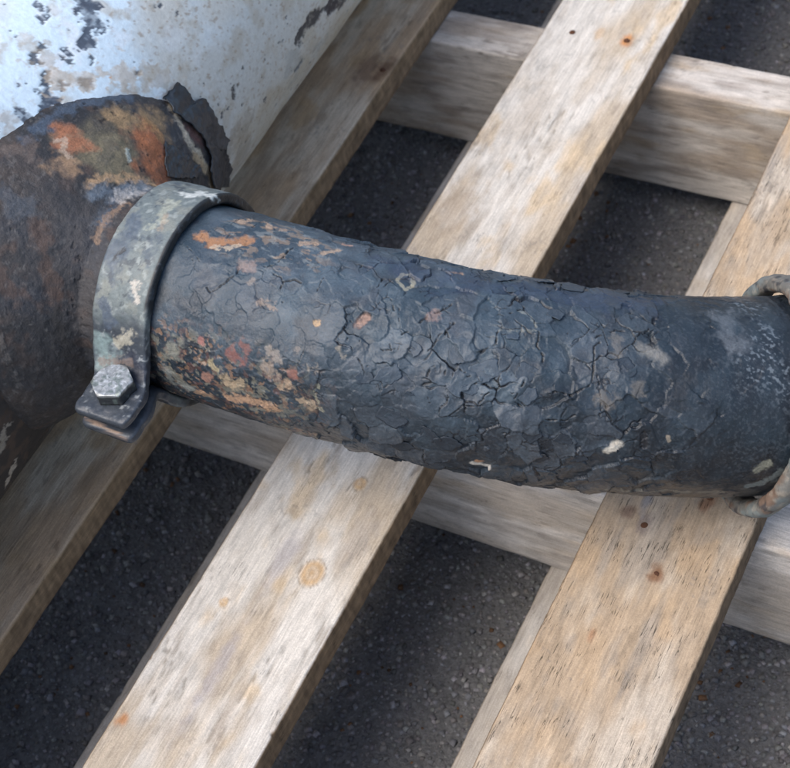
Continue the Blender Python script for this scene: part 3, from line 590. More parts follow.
def nail_mesh():
    prof = [(0, .0012), (.0026, .0011), (.0034, .0004), (.0035, -.0006), (.0014, -.0012), (.0012, -.03), (.0001, -.032)]
    a = np.linspace(0, 2 * np.pi, 14, endpoint=False)
    P = np.array([[(r * math.cos(t), r * math.sin(t), z) for t in a] for r, z in prof]); P[0, :, :2] = np.stack([.0003 * np.cos(a), .0003 * np.sin(a)], -1)
    P = P[::-1]
    return loft_mesh("nail", P)
NM = nail_mesh(); NM.materials.append(M_nail); NM["moved"] = 1
for k, (x, y, z, si) in enumerate([(.0705, .4016, -.0002, 2), (.0243, .3990, -.0002, 2), (.0780, .020, -.0002, 2), (.022, .024, -.0002, 2), (.2519, -.0243, -.0006, 3), (.2716, -.0551, -.0012, 3), (.2825, .0100, -.0004, 3), (.245, .398, -.0002, 3), (.293, .405, -.0002, 3), (-.107, .3137, -.0004, 1), (-.165, .402, -.0004, 1), (-.12, .022, -.0004, 1), (-.17, .02, -.0004, 1)]):
    n = obj("nail", NM, None, slats[si], loc=(x, y, z)); n.scale = (.8, .72, 1); n.rotation_euler = (.12 * math.sin(k * 3), .12 * math.cos(k * 5), k)

# ------------------------------------------------------------------ silencer: drum, branch, clamp, pipe
X0, Z0, RT = -.2502, .154, .16
YC, ZC = -.0583, .155
sil = thing("exhaust_silencer", "rusty exhaust drum with clamped bent pipe in cracked black paint, resting on pallet", "exhaust", (X0, YC, 0.0))

def apply_marks(P, c, rough, key, seed, hgt=None, soft=60):
    """P (N,3) surface points; soft-edged patches from MARKS[key] = [(colour, strength, ragged, radius, height, rough, points)]"""
    if key not in MARKS: return c, rough, hgt
    for q_, (colr, st, rag, rad, hh, ro, pts) in enumerate(MARKS[key]):
        d = seg_dist(P, pts, rad * 2.6) / rad
        ix = np.nonzero(d < 2.4)[0]
        if not len(ix): continue
        S_ = P[ix]; fr = min(.55 / rad, 300)
        nz = fbm(S_, fr, 4, seed + q_ * .37, .62); n3 = fbm(S_, fr * 2.3, 3, seed + 60 + q_ * .2)
        sf = min(.14 + rad * soft, .75)
        mm = ss(1 + sf, 1 - sf, d[ix] + rag * 2.1 * nz + .08) * st * (1 - .45 * ss(0, .5, n3))
        m = np.zeros(len(P)); m[ix] = mm
        cv_ = np.asarray(colr, float)[None] * (1 + .35 * n3[:, None]); c = c.copy()
        c[ix] = c[ix] * (1 - mm[:, None]) + np.clip(cv_, 0.004, .85) * mm[:, None]
        if ro is not None: rough = rough * (1 - m) + ro * m
        if hgt is not None: hgt = hgt + m * hh
    return c, rough, hgt

# --- drum
ty = axis_samples((-.50, -.26, .02), (-.26, .36, .0013), (.36, .70, .02))
ta = np.radians(np.concatenate([np.arange(-180, -42, 4), np.arange(-42, 76, .42), np.arange(76, 180, 4)]))
A, Yy = np.meshgrid(ta, ty); 
Pt = np.stack([X0 + RT * np.cos(A), Yy, Z0 + RT * np.sin(A)], -1)
Pf = Pt.reshape(-1, 3)
Nt = np.column_stack([np.cos(A).ravel(), np.zeros(A.size), np.sin(A).ravel()])
big = fbm(Pf, 12, 3, 101); mid = fbm(Pf, 45, 4, 102); fin = fbm(Pf, 160, 3, 103)
c = np.tile((.64, .76, .83), (len(Pf), 1)).astype(float)
c = mixc(c, (.52, .50, .44), ss(-.25, .30, big + (Pf[:, 1] - .055) * 5.5) * .85); c = mixc(c, (.42, .37, .27), ss(-.1, .35, fbm(Pf, 20, 4, 112) + (.10 - Pf[:, 2]) * 6) * ss(-.06, .05, Pf[:, 1]) * .55)
c = mixc(c, (.42, .37, .29), ss(.08, .45, mid) * .55)
c = mixc(c, (.40, .36, .29), ss(.26, .55, fin + .35 * mid) * .40)
c = mixc(c, (.30, .22, .15), ss(.30, .48, fbm(Pf, 300, 3, 107)) * ss(.0, .08, Pf[:, 1] + .04 * mid) * .6)
c = mixc(c, (.72, .76, .79), ss(.15, .4, fbm(Pf, 60, 3, 104)) * ss(.15, .0, Pf[:, 1]) * .7)
rgh = np.full(len(Pf), .55)
chips = ss(.34, .37, fbm(Pf, 85, 4, 105, .6) + .25 * fbm(Pf, 14, 2, 106) - .02 - .12 * ss(0, .05, Pf[:, 1]))
hg = np.zeros(len(Pf))
c = mixc(c, (.055, .065, .085), chips * .9); hg -= chips * .0005
dark = ss(-.04, .04, (-.083 - Pf[:, 1]) + .03 * fbm(Pf, 30, 3, 108)); dk2 = .055 + .03 * mid
c = mixc(c, (.034, .030, .028), dark); c = mixc(c, (.085, .058, .042), dark * ss(.1, .4, fbm(Pf, 70, 4, 113)) * .6); rgh = rgh * (1 - dark) + .7 * dark
lowmask = ss(.03, -.02, Pf[:, 2] - .06 - 1.1 * (Pf[:, 1] + .1)) * ss(.17, .1, Pf[:, 1]) * (Pf[:, 1] > -.08)
c, rgh, hg = apply_marks(Pf, c, rgh, 'drum', 5, hg, soft=0)
hg += .0012 * fbm(Pf, 14, 2, 110) + .00012 * fin
Pf2 = Pf + Nt * hg[:, None]
n_, m_ = Pt.shape[:2]
G = Pf2.reshape(n_, m_, 3)
# dished end caps
def cap(yc, sgn):
    out = []
    for k in range(1, 7):
        t = k / 6 * math.pi / 2; s = max(math.cos(t), .02)
        out.append(np.stack([X0 + RT * s * np.cos(ta), np.full(m_, yc + sgn * .05 * math.sin(t)), Z0 + RT * s * np.sin(ta)], -1))
    return out
e0, e1 = cap(ty[0], -1)[::-1], cap(ty[-1], 1)
G = np.concatenate([np.array(e0), G, np.array(e1)])
cc = np.concatenate([np.tile((.05, .05, .05), (6 * m_, 1)), c, np.tile((.5, .5, .48), (6 * m_, 1))])
rr = np.concatenate([np.full(6 * m_, .6), rgh, np.full(6 * m_, .6)])
obj("drum", loft_mesh("drum", G[:, ::-1], cc.reshape(n_ + 12, m_, 3)[:, ::-1].reshape(-1, 3), rr.reshape(n_ + 12, m_)[:, ::-1].ravel()), M_tank, sil)

# --- cast branch (saddle) that carries the pipe stub
nph, nta = 560, 190
ph = np.linspace(0, 2 * np.pi, nph, endpoint=False); ta_ = np.linspace(0, 1, nta)
rho_pts_a = np.radians([-360 - 60, -360, -300, -270, -220, -180, -140, -90, -40, 0, 45, 90, 140, 180, 220, 270, 300, 320, 360])
def rho(p):
    d = np.degrees(p) % 360
    ang = np.array([0, 20, 45, 70, 90, 110, 135, 180, 225, 270, 300, 335, 360.])
    val = np.array([.147, .122, .108, .102, .102, .106, .116, .112, .110, .108, .122, .160, .158])
    return np.interp(d, ang, val)
rb = rho(ph); k_ = np.ones(31) / 31; rb = np.convolve(np.concatenate([rb[-15:], rb, rb[:15]]), k_, 'valid')
XN, RN = -.060, .0615
PB = np.zeros((nta + 14, nph, 3))
for i, t in enumerate(ta_):
    u = t * math.pi / 2
    s1 = .22 * math.cos(u) + .78 * (1 - t) ** 1.15; r_ = RN + (rb - RN) * s1
    zb = np.clip(ZC + rb * np.sin(ph) - Z0, -.155, .155); xb = X0 + np.sqrt(RT ** 2 - zb ** 2) - .004
    sx = .06 * ss(0, .10, t) + .94 * (.30 * math.sin(u) + .70 * t)
    x_ = xb + (XN - xb) * sx
    PB[i] = np.stack([x_, YC + r_ * np.cos(ph), ZC + r_ * np.sin(ph)], -1)
for k in range(14):
    PB[nta + k] = np.stack([np.full(nph, XN + .0016 * (k + 1)), YC + (RN + .0008 * math.sin(k / 13 * math.pi)) * np.cos(ph), ZC + RN * np.sin(ph)], -1)
# soften the crease where the shoulder runs into the stub
for it in range(30):
    PB[1:-1] = PB[1:-1] * .5 + .25 * (PB[:-2] + PB[2:])
NB = grid_normals(PB); 
if (NB[nta // 2, :, 0].mean()) < 0: NB = -NB
Pf = PB.reshape(-1, 3)
mid = fbm(Pf, 40, 4, 121); fin = fbm(Pf, 170, 3, 122); big = fbm(Pf, 14, 3, 123)
c = np.tile((.028, .028, .030), (len(Pf), 1)).astype(float)
c = mixc(c, (.060, .047, .040), ss(-.1, .4, mid) * .6)
c = mixc(c, (.035, .04, .05), ss(.0, .4, big) * .6)
c = mixc(c, (.13, .125, .12), ss(.24, .42, fbm(Pf, 330, 3, 128) + .15 * mid) * .35)
c = mixc(c, (.085, .050, .034), ss(.25, .6, fbm(Pf, 60, 3, 124)) * .4)
rgh = np.full(len(Pf), .62); hg = .0006 * fin + .0009 * mid + .0016 * big
c, rgh, hg = apply_marks(Pf, c, rgh, 'branch', 6, hg, soft=150)
pit = ss(.42, .55, fbm(Pf, 230, 2, 126)) * ss(0, .3, fbm(Pf, 30, 2, 127)); hg -= .0006 * pit; c = mixc(c, (.02, .018, .018), pit * .6)
Pf2 = Pf + NB.reshape(-1, 3) * hg[:, None]
NBR = nta + 14
obj("branch_saddle", loft_mesh("branch_saddle", Pf2.reshape(NBR, nph, 3), c, rgh), M_boss, sil)

# --- the bent pipe
RP = .0593
def pipe_axis(x):
    u = np.maximum(x - .02, 0)
    return np.stack([x, -.0588 - .0104 * x + .9811 * u ** 2 + .7782 * u ** 3, .155 - 1.2793 * u ** 2 + 1.3849 * u ** 3], -1)
xs = axis_samples((-.055, -.016, .006), (-.016, .352, .00044))
CL = pipe_axis(xs); Tn = np.gradient(CL, xs, axis=0); Tn /= np.linalg.norm(Tn, axis=1)[:, None]
Sd = np.cross(Tn, (0, 0, 1)); Sd /= np.linalg.norm(Sd, axis=1)[:, None]; Up = np.cross(Sd, Tn)
th = np.radians(np.concatenate([np.arange(-68, 136, .44), np.arange(136, 292, 3.)]))      # fine on the seen side
cs, sn = np.cos(th), np.sin(th)
PP = CL[:, None] + RP * (cs[None, :, None] * Up[:, None] + sn[None, :, None] * Sd[:, None])
NP_ = (PP - CL[:, None]) / RP
Pf = PP.reshape(-1, 3); Nf = NP_.reshape(-1, 3); npx, npm = PP.shape[:2]
sx_ = np.repeat(xs, npm)
S3 = Pf
big = fbm(S3, 26, 3, 201); mid = fbm(S3, 75, 3, 202); fin = fbm(S3, 260, 3, 203)
zone = (.35 * ss(-.005, .02, sx_) + .65 * ss(.055, .10, sx_ + .02 * big)) * ss(.275, .235, sx_ + .02 * mid)             # strongly crazed stretch
zl = ss(.085, .03, sx_ + .015 * big)
hg = .0012 * big * (1 - .6 * ss(.16, .25, sx_)) + .0005 * mid * (.4 + .6 * ss(.27, .2, sx_)) + .00010 * fin
c = np.tile((.031, .050, .067), (len(Pf), 1)).astype(float)
c = mixc(c, (.070, .102, .128), ss(-.1, .4, fbm(S3, 30, 3, 204)) * .6)
c = mixc(c, (.030, .035, .042), ss(.05, .4, fbm(S3, 50, 3, 205)) * .6)
rgh = np.full(len(Pf), .43) + .08 * mid
# crazing: two nested cell patterns, warped
wp = S3 + .0022 * np.stack([fbm(S3, 120, 2, 211), fbm(S3, 120, 2, 212), fbm(S3, 120, 2, 213)], -1) + .004 * np.stack([fbm(S3, 40, 2, 214), fbm(S3, 40, 2, 215), fbm(S3, 40, 2, 216)], -1)
f1, f2, cid, til = worley(wp, 62, 1); e1_ = (f2 - f1) / 62
g1, g2, cid2, til2 = worley(wp, 140, 2); e2_ = (g2 - g1) / 140
on1 = ss(.14, .30, fbm(S3, 34, 2, 221) + .12 * (zone - .5)); on2 = ss(.28, .44, fbm(S3, 48, 2, 222))
cr1 = ss(.0006, .0002, e1_) * on1 * zone
cr2 = ss(.0005, .00012, e2_) * on2 * np.maximum(zone, .0)
rnd = RND[cid][:, 0]; rnd2 = RND[cid2][:, 1]
plate = zone * (til * .0040 + til2 * .0007 + (rnd - .5) * .0010 + .00045 * np.exp(-(e1_ / .0022) ** 2) * on1 + (rnd2 - .5) * .00025 * on2 + .0002 * np.exp(-(e2_ / .0012) ** 2) * on2)
hg += plate - .0011 * cr1 - .0006 * cr2
thd = np.tile(np.degrees(th), npx)
shade_ = np.clip(ss(.15, .27, sx_ + .03 * big) * .80 + ss(36, 76, thd + 18 * big) * .85, 0, .95)      # underside shade painted into the colour; far stretch glossy tar-black where not chalked
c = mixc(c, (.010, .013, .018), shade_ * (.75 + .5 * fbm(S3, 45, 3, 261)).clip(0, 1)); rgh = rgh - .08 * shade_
# loose layers: edges where the upper coat has come away
for fq, am, sdv in ((20, .00040, 262), (41, .00030, 263)):
    lv = fbm(S3, fq, 4, sdv, .5); stp = ss(-.012, .012, lv) * ss(-.1, .2, fbm(S3, 30, 2, sdv + 5)); hg += am * stp
    c = mixc(c, (.085, .100, .122), ss(0, .4, lv) * .18 * (1 - shade_))
c = c * (1 + zone * .22 * (rnd - .5))[:, None]
c = mixc(c, (.095, .105, .118), zone * ss(.5, 1., rnd) * .25)
c = mixc(c, (.012, .012, .014), np.maximum(cr1, cr2 * .8))
# mottled rust and old primer low on the first stretch
ang = np.degrees(np.arctan2((Pf - np.repeat(CL, npm, 0)) @ np.array([0, -1., 0]), Nf[:, 2]))
low = .8 * ss(.105, .06, sx_ + .012 * mid) * ss(38, 62, np.tile(np.degrees(th), npx) + 14 * big - 10 * ss(0, .06, sx_)) * ss(128, 108, np.tile(np.degrees(th), npx))
m1 = ss(.14, .22, fbm(S3, 130, 4, 231, .6)) * low
m2 = ss(.24, .32, fbm(S3, 190, 3, 232, .6)) * low; m3 = ss(.26, .34, fbm(S3, 170, 3, 233)) * low
m4 = ss(.10, .2, fbm(S3, 110, 3, 234)) * low
c = mixc(c, (.020, .023, .028), m4 * .8); c = mixc(c, (.24, .225, .17), m1 * .55); c = mixc(c, (.27, .16, .095), m2 * .65); c = mixc(c, (.13, .065, .05), m3 * .6)
hg += -.0003 * (m1 + m2) + .0004 * m4
# far end: fine hoop marks and chalky speckle
far = ss(.19, .26, sx_)
hoop = fbm(np.column_stack([sx_ * 300, S3[:, 2] * 14, S3[:, 1] * 14]), 1, 2, 241)
hg += far * .00022 * hoop; c = c * (1 - far * .30 + far * .14 * hoop)[:, None]
chalk = ss(.12, .4, fbm(S3, 420, 2, 242)) * ss(.262, .29, sx_ + .012 * mid) * ss(.335, .305, sx_ + .01 * mid) * ss(100, 20, np.tile(np.degrees(th), npx) + 30 * big)
c = mixc(c, (.24, .28, .31), chalk * .5 * ss(-.3, .4, big))
dust = ss(.18, .35, fbm(S3, 480, 2, 243)); c = mixc(c, (.17, .19, .21), dust * .10)
uppr = ss(.0, .015, sx_) * ss(.085, .06, sx_) * ss(-42, -28, thd) * ss(12, -6, thd)
c = mixc(c, (.22, .165, .12), ss(.17, .27, fbm(S3 * np.array([1, 2.2, 2.2]), 90, 4, 271)) * uppr * .7); c = mixc(c, (.20, .22, .22), ss(.16, .3, fbm(S3 * np.array([1, 2.2, 2.2]), 110, 3, 272)) * uppr * .5)
bot = ss(70, 105, np.tile(np.degrees(th), npx)) * ss(.1, .2, sx_)
c = mixc(c, (.13, .11, .085), bot * ss(.0, .35, fbm(S3, 70, 3, 244)) * .22)
# drawn cracks
if 'cracks' in MARKS:
    wz = S3 + .0007 * np.stack([fbm(S3, 300, 2, 251), fbm(S3, 300, 2, 252), fbm(S3, 300, 2, 253)], -1)
    for wd, dp, pts in MARKS['cracks']:
        d = seg_dist(wz, pts, .009)
        vary = .65 + .5 * fbm(S3[:1], 1)[0] if False else 1.0
        k = ss(wd * 1.05, wd * .35, d)
        hg = hg - dp * 1.15 * k + .00060 * np.exp(-(d / .0024) ** 2) * (d < .008)
        c = mixc(c, (.008, .008, .009), k * .95)
c, rgh, hg = apply_marks(Pf, c, rgh, 'pipe', 8, hg, soft=90)
Pf2 = Pf + Nf * hg[:, None]
G = Pf2.reshape(npx, npm, 3)
# end lip and bore
ext = []
for k, (rr_, dx) in enumerate([(.0580, .0008), (.0560, .0006), (.0556, -.006), (.0556, -.05), (.0556, -.15)]):
    ext.append(pipe_axis(np.array([xs[-1] + dx]))[0][None] + rr_ * (cs[:, None] * Up[-1] + sn[:, None] * Sd[-1]) if dx > -.02 else
               (lambda x: (lambda q, i: q[0] + rr_ * (cs[:, None] * Up[i] + sn[:, None] * Sd[i]))(pipe_axis(np.array([x])), np.argmin(abs(xs - x))))(xs[-1] + dx))
G = np.concatenate([G, np.array(ext)]); ne = len(ext)
cc = np.concatenate([c, np.tile((.10, .05, .03), (ne * npm, 1))]); rr2 = np.concatenate([rgh, np.full(ne * npm, .85)])
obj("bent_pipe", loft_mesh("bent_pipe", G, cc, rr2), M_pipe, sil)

# --- lifted scales of paint on the pipe
def scale_mesh(x0, t0, size, turn, lift, seed):
    rr = np.random.RandomState(seed)
    nr, na = 9, 40
    a = np.linspace(0, 2 * np.pi, na, endpoint=False)
    nk = rr.randint(5, 8); ka = (np.arange(nk) + rr.uniform(-.32, .32, nk)) * 2 * np.pi / nk; kr = rr.uniform(.65, 1.25, nk)
    vx, vy = kr * np.cos(ka), kr * np.sin(ka); rad = np.full(na, 9.)
    for i in range(nk):
        x1, y1, x2, y2 = vx[i], vy[i], vx[(i + 1) % nk], vy[(i + 1) % nk]
        den = np.cos(a) * (y2 - y1) - np.sin(a) * (x2 - x1); t = (x1 * (y2 - y1) - y1 * (x2 - x1)) / np.where(abs(den) < 1e-6, 1e-6, den)
        rad = np.minimum(rad, np.where(t > 0, t, 9.))
    rad = np.minimum(rad, 1.3) * size
    rad = rad * (1 + .22 * fbm(np.column_stack([np.cos(a) * 2, np.sin(a) * 2, a * 0]), 2.2, 3, seed))
    rows = []
    def place(u, v, hh):
        x = x0 + u; c_ = pipe_axis(x); i = np.clip(np.searchsorted(xs, x), 0, len(xs) - 1); t = t0 + v / RP
        n = np.cos(t)[:, None] * Up[i] + np.sin(t)[:, None] * Sd[i]
        S = c_ + RP * n
        base = .0012 * fbm(S, 26, 3, 201) * (1 - .6 * ss(.16, .25, x)) + .0005 * fbm(S, 75, 3, 202)
        return S + n * (base + hh)[:, None], S
    flat = []
    qs = list(np.linspace(.03, 1, nr))
    for q in qs:
        u, v = q * rad * np.cos(a), q * rad * np.sin(a)
        k = (u * math.cos(turn) + v * math.sin(turn)) / size
        P_, S_ = place(u, v, .0005 + lift * np.clip(k + .25, 0, 2) ** 1.6 + .00018 * fbm(np.column_stack([u, v, v * 0]), 500, 2, seed)); rows.append(P_); flat.append(S_)
    for q in qs[::-1]:
        u, v = q * rad * np.cos(a) * .985, q * rad * np.sin(a) * .985
        k = (u * math.cos(turn) + v * math.sin(turn)) / size
        P_, S_ = place(u, v, -.0002 + lift * np.clip(k + .25, 0, 2) ** 1.6); rows.append(P_); flat.append(S_)
    P_ = np.array(rows); Q_ = np.array(flat).reshape(-1, 3)
    x_ = np.full(len(Q_), x0)
    dk = float(np.clip(ss(.15, .27, np.array([x0]))[0] * .80 + ss(36, 76, np.array([math.degrees(t0)]))[0] * .85, 0, .93))  # repeats the pipe's darkening, with the underside shade painted into the colour
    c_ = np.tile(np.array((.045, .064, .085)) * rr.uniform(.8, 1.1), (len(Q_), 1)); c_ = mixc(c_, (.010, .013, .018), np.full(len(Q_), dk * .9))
    c_ = c_ * (1 + .25 * fbm(Q_, 220, 3, seed + 1))[:, None]
    c_[nr * na:] *= .35
    # windings: top outward
    return loft_mesh("paint_scale", P_, np.clip(c_, .004, 1), np.full(len(Q_), .5))
pipe_obj = bpy.data.objects["bent_pipe"]
rq = np.random.RandomState(17)
placed = []
for k in range(400):
    if len(placed) >= 30: break
    x0 = rq.uniform(.085, .232); t0 = math.radians(rq.uniform(-45, 98))
    if x0 < .10 and t0 > math.radians(45): continue
    q0 = pipe_axis(x0); i0_ = min(np.searchsorted(xs, x0), len(xs) - 1); q0 = q0 + RP * (math.cos(t0) * Up[i0_] + math.sin(t0) * Sd[i0_])
    if any(st > .75 and min(np.linalg.norm(np.array(pts) - q0, axis=1)) < .011 for (cq, st, rag, rad, hh, ro, pts) in MARKS.get('pipe', []) if rag < .55): continue
    sz = rq.uniform(.0035, .0085)
    if any((x0 - a_) ** 2 + ((t0 - b_) * RP) ** 2 < (.8 * (sz + c_)) ** 2 for a_, b_, c_ in placed): continue
    placed.append((x0, t0, sz))
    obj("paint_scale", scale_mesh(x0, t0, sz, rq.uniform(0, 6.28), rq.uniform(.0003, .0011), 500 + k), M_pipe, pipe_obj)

# --- end flange: a heavy rolled lip with rust, set on the pipe end
def sweep_ring(name, C0, U, V, N, prof, npts, seed, lump, mat, colf, parent):
    a = np.linspace(0, 2 * np.pi, npts, endpoint=False)
    P = np.zeros((len(a) + 1, len(prof), 3))
    for j, (pr, pn) in enumerate(prof):
        for i in range(len(a) + 1):
            t = a[i % len(a)]
            P[i, j] = C0 + (U * math.cos(t) + V * math.sin(t)) * pr + N * pn
    Q = P.reshape(-1, 3); nr = grid_normals(P).reshape(-1, 3)
    h = lump * (fbm(Q, 60, 3, seed) + .4 * fbm(Q, 200, 2, seed + 1))
    cen = np.mean([p for p in prof], axis=0)
    Q2 = Q + nr * h[:, None] * ringsign
    c_, r_ = colf(Q)
    return obj(name, loft_mesh(name, Q2.reshape(P.shape), c_, r_, caps=False), mat, parent)
ringsign = 1.0
i0 = np.argmin(abs(xs - .3080)); 
prof = []
for k in range(36):
    t = k / 36 * 2 * math.pi
    prof.append((.0668 + .0052 * abs(math.cos(t)) ** .7 * math.copysign(1, math.cos(t)), .0072 * abs(math.sin(t)) ** .8 * math.copysign(1, math.sin(t))))
def colflange(Q):
    c_ = np.tile((.13, .125, .11), (len(Q), 1)).astype(float)
    c_ = mixc(c_, (.16, .085, .05), ss(.08, .35, fbm(Q, 60, 3, 302)) * .6); c_ = mixc(c_, (.15, .18, .18), ss(.0, .35, fbm(Q, 45, 3, 303)) * .8)
    c_ = mixc(c_, (.03, .03, .035), ss(.22, .35, fbm(Q, 130, 3, 304)) * .8); c_ = mixc(c_, (.28, .24, .19), ss(.2, .4, fbm(Q, 220, 3, 305)) * .5)
    return c_, np.full(len(Q), .65)
dn_ = np.array((.263, -.742, -.616)); kU, kS = -.15 * float(Up[i0] @ dn_), -.15 * float(Sd[i0] @ dn_)
sweep_ring("end_flange", CL[i0], Up[i0] + kU * Tn[i0], Sd[i0] + kS * Tn[i0], Tn[i0], prof, 320, 31, .0013, M_clamp, colflange, sil)

# --- pinch clamp: a band round the joint that turns out into two ears
XC0, XC1 = -.0475, -.0100
RC = .0635
def clamp_curve():
    pts = [(YC - .1045, ZC + .0062), (YC - .088, ZC + .0062), (YC - .073, ZC + .0066), (YC - .0655, ZC + .012)]
    for a in np.radians(np.arange(163, -163.1, -3)):
        pts.append((YC + RC * math.cos(a), ZC + RC * math.sin(a)))
    pts += [(YC - .0655, ZC - .013), (YC - .072, ZC - .0082), (YC - .088, ZC - .0074), (YC - .1045, ZC - .0074)]
    p = np.array(pts)
    for it in range(2):
        q = [p[0]]
        for a, b in zip(p[:-1], p[1:]): q += [a * .75 + b * .25, a * .25 + b * .75]
        q.append(p[-1]); p = np.array(q)
    return p
cv = clamp_curve()
# resample evenly
sl_ = np.concatenate([[0], np.cumsum(np.linalg.norm(np.diff(cv, axis=0), axis=1))]); ns = 520
tt = np.linspace(0, sl_[-1], ns); cv = np.column_stack([np.interp(tt, sl_, cv[:, 0]), np.interp(tt, sl_, cv[:, 1])])
tg = np.gradient(cv, axis=0); tg /= np.linalg.norm(tg, axis=1)[:, None]; nm = np.column_stack([-tg[:, 1], tg[:, 0]])   # outward for clockwise travel
hw, ht, rc = (XC1 - XC0) / 2, .0034, .0014
sec = []
nx = 44
for k in range(nx + 1): sec.append((-hw + rc + (2 * hw - 2 * rc) * k / nx, ht))
for a in (60, 30): sec.append((hw - rc + rc * math.cos(math.radians(a)), ht - rc + rc * math.sin(math.radians(a))))
for k in range(5): sec.append((hw, ht - rc - (2 * ht - 2 * rc) * k / 4))
for k in range(9): sec.append((hw - rc - (2 * hw - 2 * rc) * k / 8, -ht))
for k in range(5): sec.append((-hw, -ht + rc + (2 * ht - 2 * rc) * k / 4))
for a in (30, 60): sec.append((-hw + rc - rc * math.cos(math.radians(a)), ht - rc + rc * math.sin(math.radians(a))))
sec = np.array(sec)
xm = (XC0 + XC1) / 2
# thicker and rounded at the ear ends
tip = np.clip(np.minimum(tt, tt[-1] - tt) / .006, 0, 1); wid = np.sqrt(1 - (1 - tip) ** 2) * .16 + .84; thk = np.sqrt(1 - (1 - tip) ** 2) * .45 + .55
PC = np.zeros((ns, len(sec), 3))
PC[..., 0] = xm + sec[None, :, 0] * wid[:, None] + (.0075 * ss(YC - .062, YC - .085, cv[:, 0]))[:, None]
PC[..., 1] = cv[:, 0, None] + nm[:, 0, None] * sec[None, :, 1] * thk[:, None]
PC[..., 2] = cv[:, 1, None] + nm[:, 1, None] * sec[None, :, 1] * thk[:, None]
Q = PC.reshape(-1, 3)
NC = grid_normals(PC).reshape(-1, 3)
outw = np.repeat(nm, len(sec), 0); test = (NC[:, 1] * outw[:, 0] + NC[:, 2] * outw[:, 1]).reshape(ns, -1)[ns // 2, nx // 2]
if test < 0: NC = -NC
h = .0005 * fbm(Q, 60, 3, 401) + .00025 * fbm(Q, 220, 2, 402)
c = np.tile((.135, .160, .158), (len(Q), 1)).astype(float)
c = mixc(c, (.215, .22, .185), ss(.0, .5, fbm(Q, 70, 5, 403, .6)) * .6)
c = mixc(c, (.07, .09, .11), ss(.10, .35, fbm(Q, 60, 5, 404, .65)) * .75)
c = mixc(c, (.32, .35, .33), ss(.25, .4, fbm(Q, 170, 3, 405)) * .5)
ear = ss(-.108, -.120, Q[:, 1] + .004 * fbm(Q, 80, 2, 406)); c = mixc(c, (.035, .042, .055), ear * .92)
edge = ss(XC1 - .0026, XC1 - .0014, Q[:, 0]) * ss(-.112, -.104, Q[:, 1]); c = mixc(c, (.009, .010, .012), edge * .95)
scuf = ss(.22, .36, fbm(Q, 260, 3, 408)) * ss(-.05, .3, fbm(Q, 50, 2, 409)); c = mixc(c, (.34, .36, .36), scuf * ear * .6); h = h + ear * .0006 * fbm(Q, 110, 3, 410)
c = mixc(c, (.05, .06, .07), ss(.25, .33, fbm(Q, 150, 4, 411, .6)) * (1 - ear) * .75)
rgh = .52 - .16 * ear
c, rgh, h = apply_marks(Q, c, rgh, 'clamp', 9, h, soft=60)
clamp = obj("pipe_clamp", loft_mesh("pipe_clamp", (Q + NC * h[:, None]).reshape(PC.shape), c, rgh), M_clamp, sil)

def hexpart(name, z0, z1, r, seed, top_bright, chamfer=.0012, loc=(0, 0)):
    """hexagonal prism with turned chamfer, finely divided so that the wear shows"""
    m = 96; a = np.linspace(0, 2 * np.pi, m, endpoint=False) + .35
    hexr = r * math.cos(math.pi / 6) / np.cos((np.mod(a - .35, math.pi / 3)) - math.pi / 6)
    rows = []
    def ring(rad, z): rows.append(np.stack([loc[0] + rad * np.cos(a), loc[1] + rad * np.sin(a), np.full(m, z) if np.isscalar(z) else z], -1))
    for q in np.linspace(.02, 1, 8): ring(hexr * q, z0)
    for q in np.linspace(0, 1, 6)[1:]: ring(hexr, z0 + (z1 - z0 - chamfer) * q)
    cr = r * .885
    ztop = z1 - chamfer * np.clip((hexr - cr) / (r - cr), 0, 1)
    rows[-1][:, 2] = ztop - .0002
    ring(np.minimum(hexr, hexr * .985), ztop); 
    for q in np.linspace(.97, .02, 12): ring(np.minimum(hexr, cr) * q, z1)
    P = np.array(rows); Q = P.reshape(-1, 3)
    h = .00022 * fbm(Q, 300, 2, seed)
    up = ss(z1 - chamfer * 1.3, z1 - .0003, Q[:, 2])
    c_ = np.tile((.05, .055, .06), (len(Q), 1)).astype(float)
    c_ = mixc(c_, top_bright, up * .95)
    c_ = mixc(c_, (.16, .20, .18), ss(.12, .3, fbm(Q, 260, 3, seed + 2)) * .7)
    c_ = mixc(c_, (.66, .68, .68), ss(.24, .42, fbm(Q, 420, 2, seed + 3)) * up * .6)
    P2 = P.copy(); P2[..., 2] += h.reshape(P.shape[:2])
    return loft_mesh(name, P2, c_, np.full(len(Q), .38))
bx_, by_ = -.0215, -.1425
obj("hex_bolt", hexpart("hex_bolt", ZC + .0098, ZC + .0188, .0132, 51, (.36, .375, .37), loc=(bx_, by_)), M_bolt, clamp)
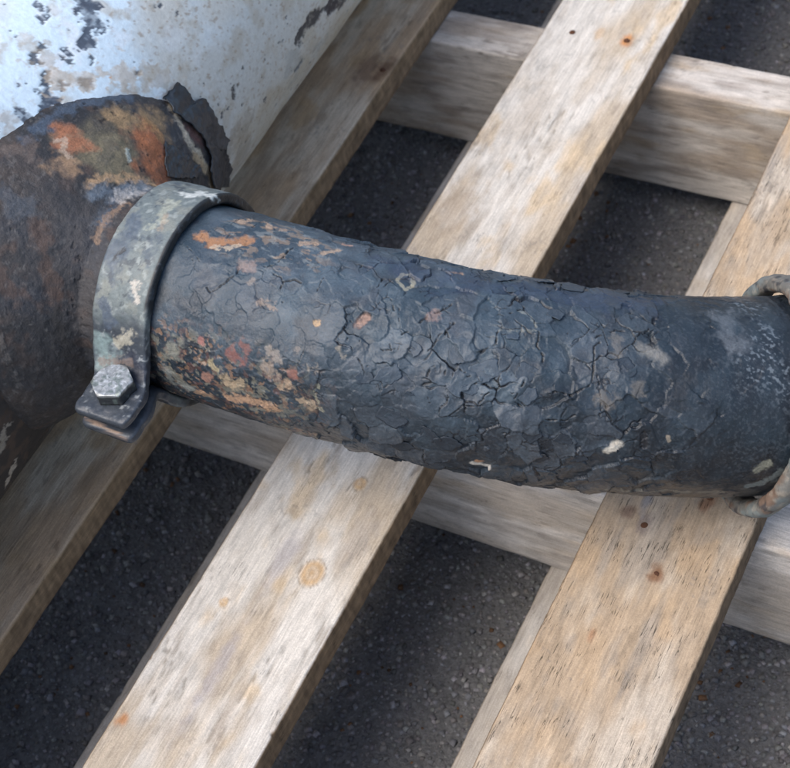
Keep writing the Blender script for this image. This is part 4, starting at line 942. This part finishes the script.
obj("hex_nut", hexpart("hex_nut", ZC - .0185, ZC - .0108, .0108, 55, (.1, .1, .1), loc=(bx_, by_)), M_bolt, clamp)
def shank():
    a = np.linspace(0, 2 * np.pi, 24, endpoint=False)
    P = np.array([[(bx_ + r * math.cos(t), by_ + r * math.sin(t), z) for t in a] for r, z in ((.0050, ZC - .028), (.0056, ZC - .027), (.0056, ZC + .0099))])
    return loft_mesh("bolt_shank", P, np.tile((.12, .10, .09), (72, 1)), np.full(72, .5))
obj("bolt_shank", shank(), M_bolt, clamp)

# --- curled skins of black paint standing off the metal
def skin(name, A_, B_, lift, curl, seed, thick=.0009, mat=None):
    """sheet between two edge lines A_ and B_ (points on the metal), lifted and curled, with thickness"""
    A_, B_ = np.array(A_), np.array(B_)
    def rsmp(L, n):
        s = np.concatenate([[0], np.cumsum(np.linalg.norm(np.diff(L, axis=0), axis=1))]); t = np.linspace(0, s[-1], n)
        return np.column_stack([np.interp(t, s, L[:, k]) for k in range(3)])
    n, m = 90, 30
    a, b = rsmp(A_, n), rsmp(B_, n)
    v = np.linspace(0, 1, m)[None, :, None]
    P = a[:, None] * (1 - v) + b[:, None] * v
    jag = (.0030 * fbm(a, 150, 3, seed + 7) + .0030 * np.abs(fbm(a, 300, 2, seed + 8)))[:, None, None] * (1 - v) ** 2
    P = P + (b - a)[:, None] / (np.linalg.norm(b - a, axis=1)[:, None, None] + 1e-6) * jag
    out = P - np.array([X0 + .05, YC, ZC - .02]); out[..., 1] *= .35; out /= np.linalg.norm(out, axis=2)[..., None]
    vv = v[..., 0]
    lf = lift + curl * ((vv - .5) ** 2 * 4) + .0012 * fbm(P.reshape(-1, 3), 90, 2, seed).reshape(n, m)
    P = P + out * lf[..., None]
    P += .0009 * np.stack([fbm(P.reshape(-1, 3), 230, 2, seed + k).reshape(n, m) for k in (1, 2, 3)], -1)
    T_ = np.concatenate([P, (P - out * thick)[:, ::-1]], 1)
    return obj(name, loft_mesh(name, T_), mat or M_flake, sil)
for k, (A_, B_, lift, curl) in enumerate(MARKS.get('skins', [])):
    skin("paint_flake", A_, B_, lift, curl, 61 + k)
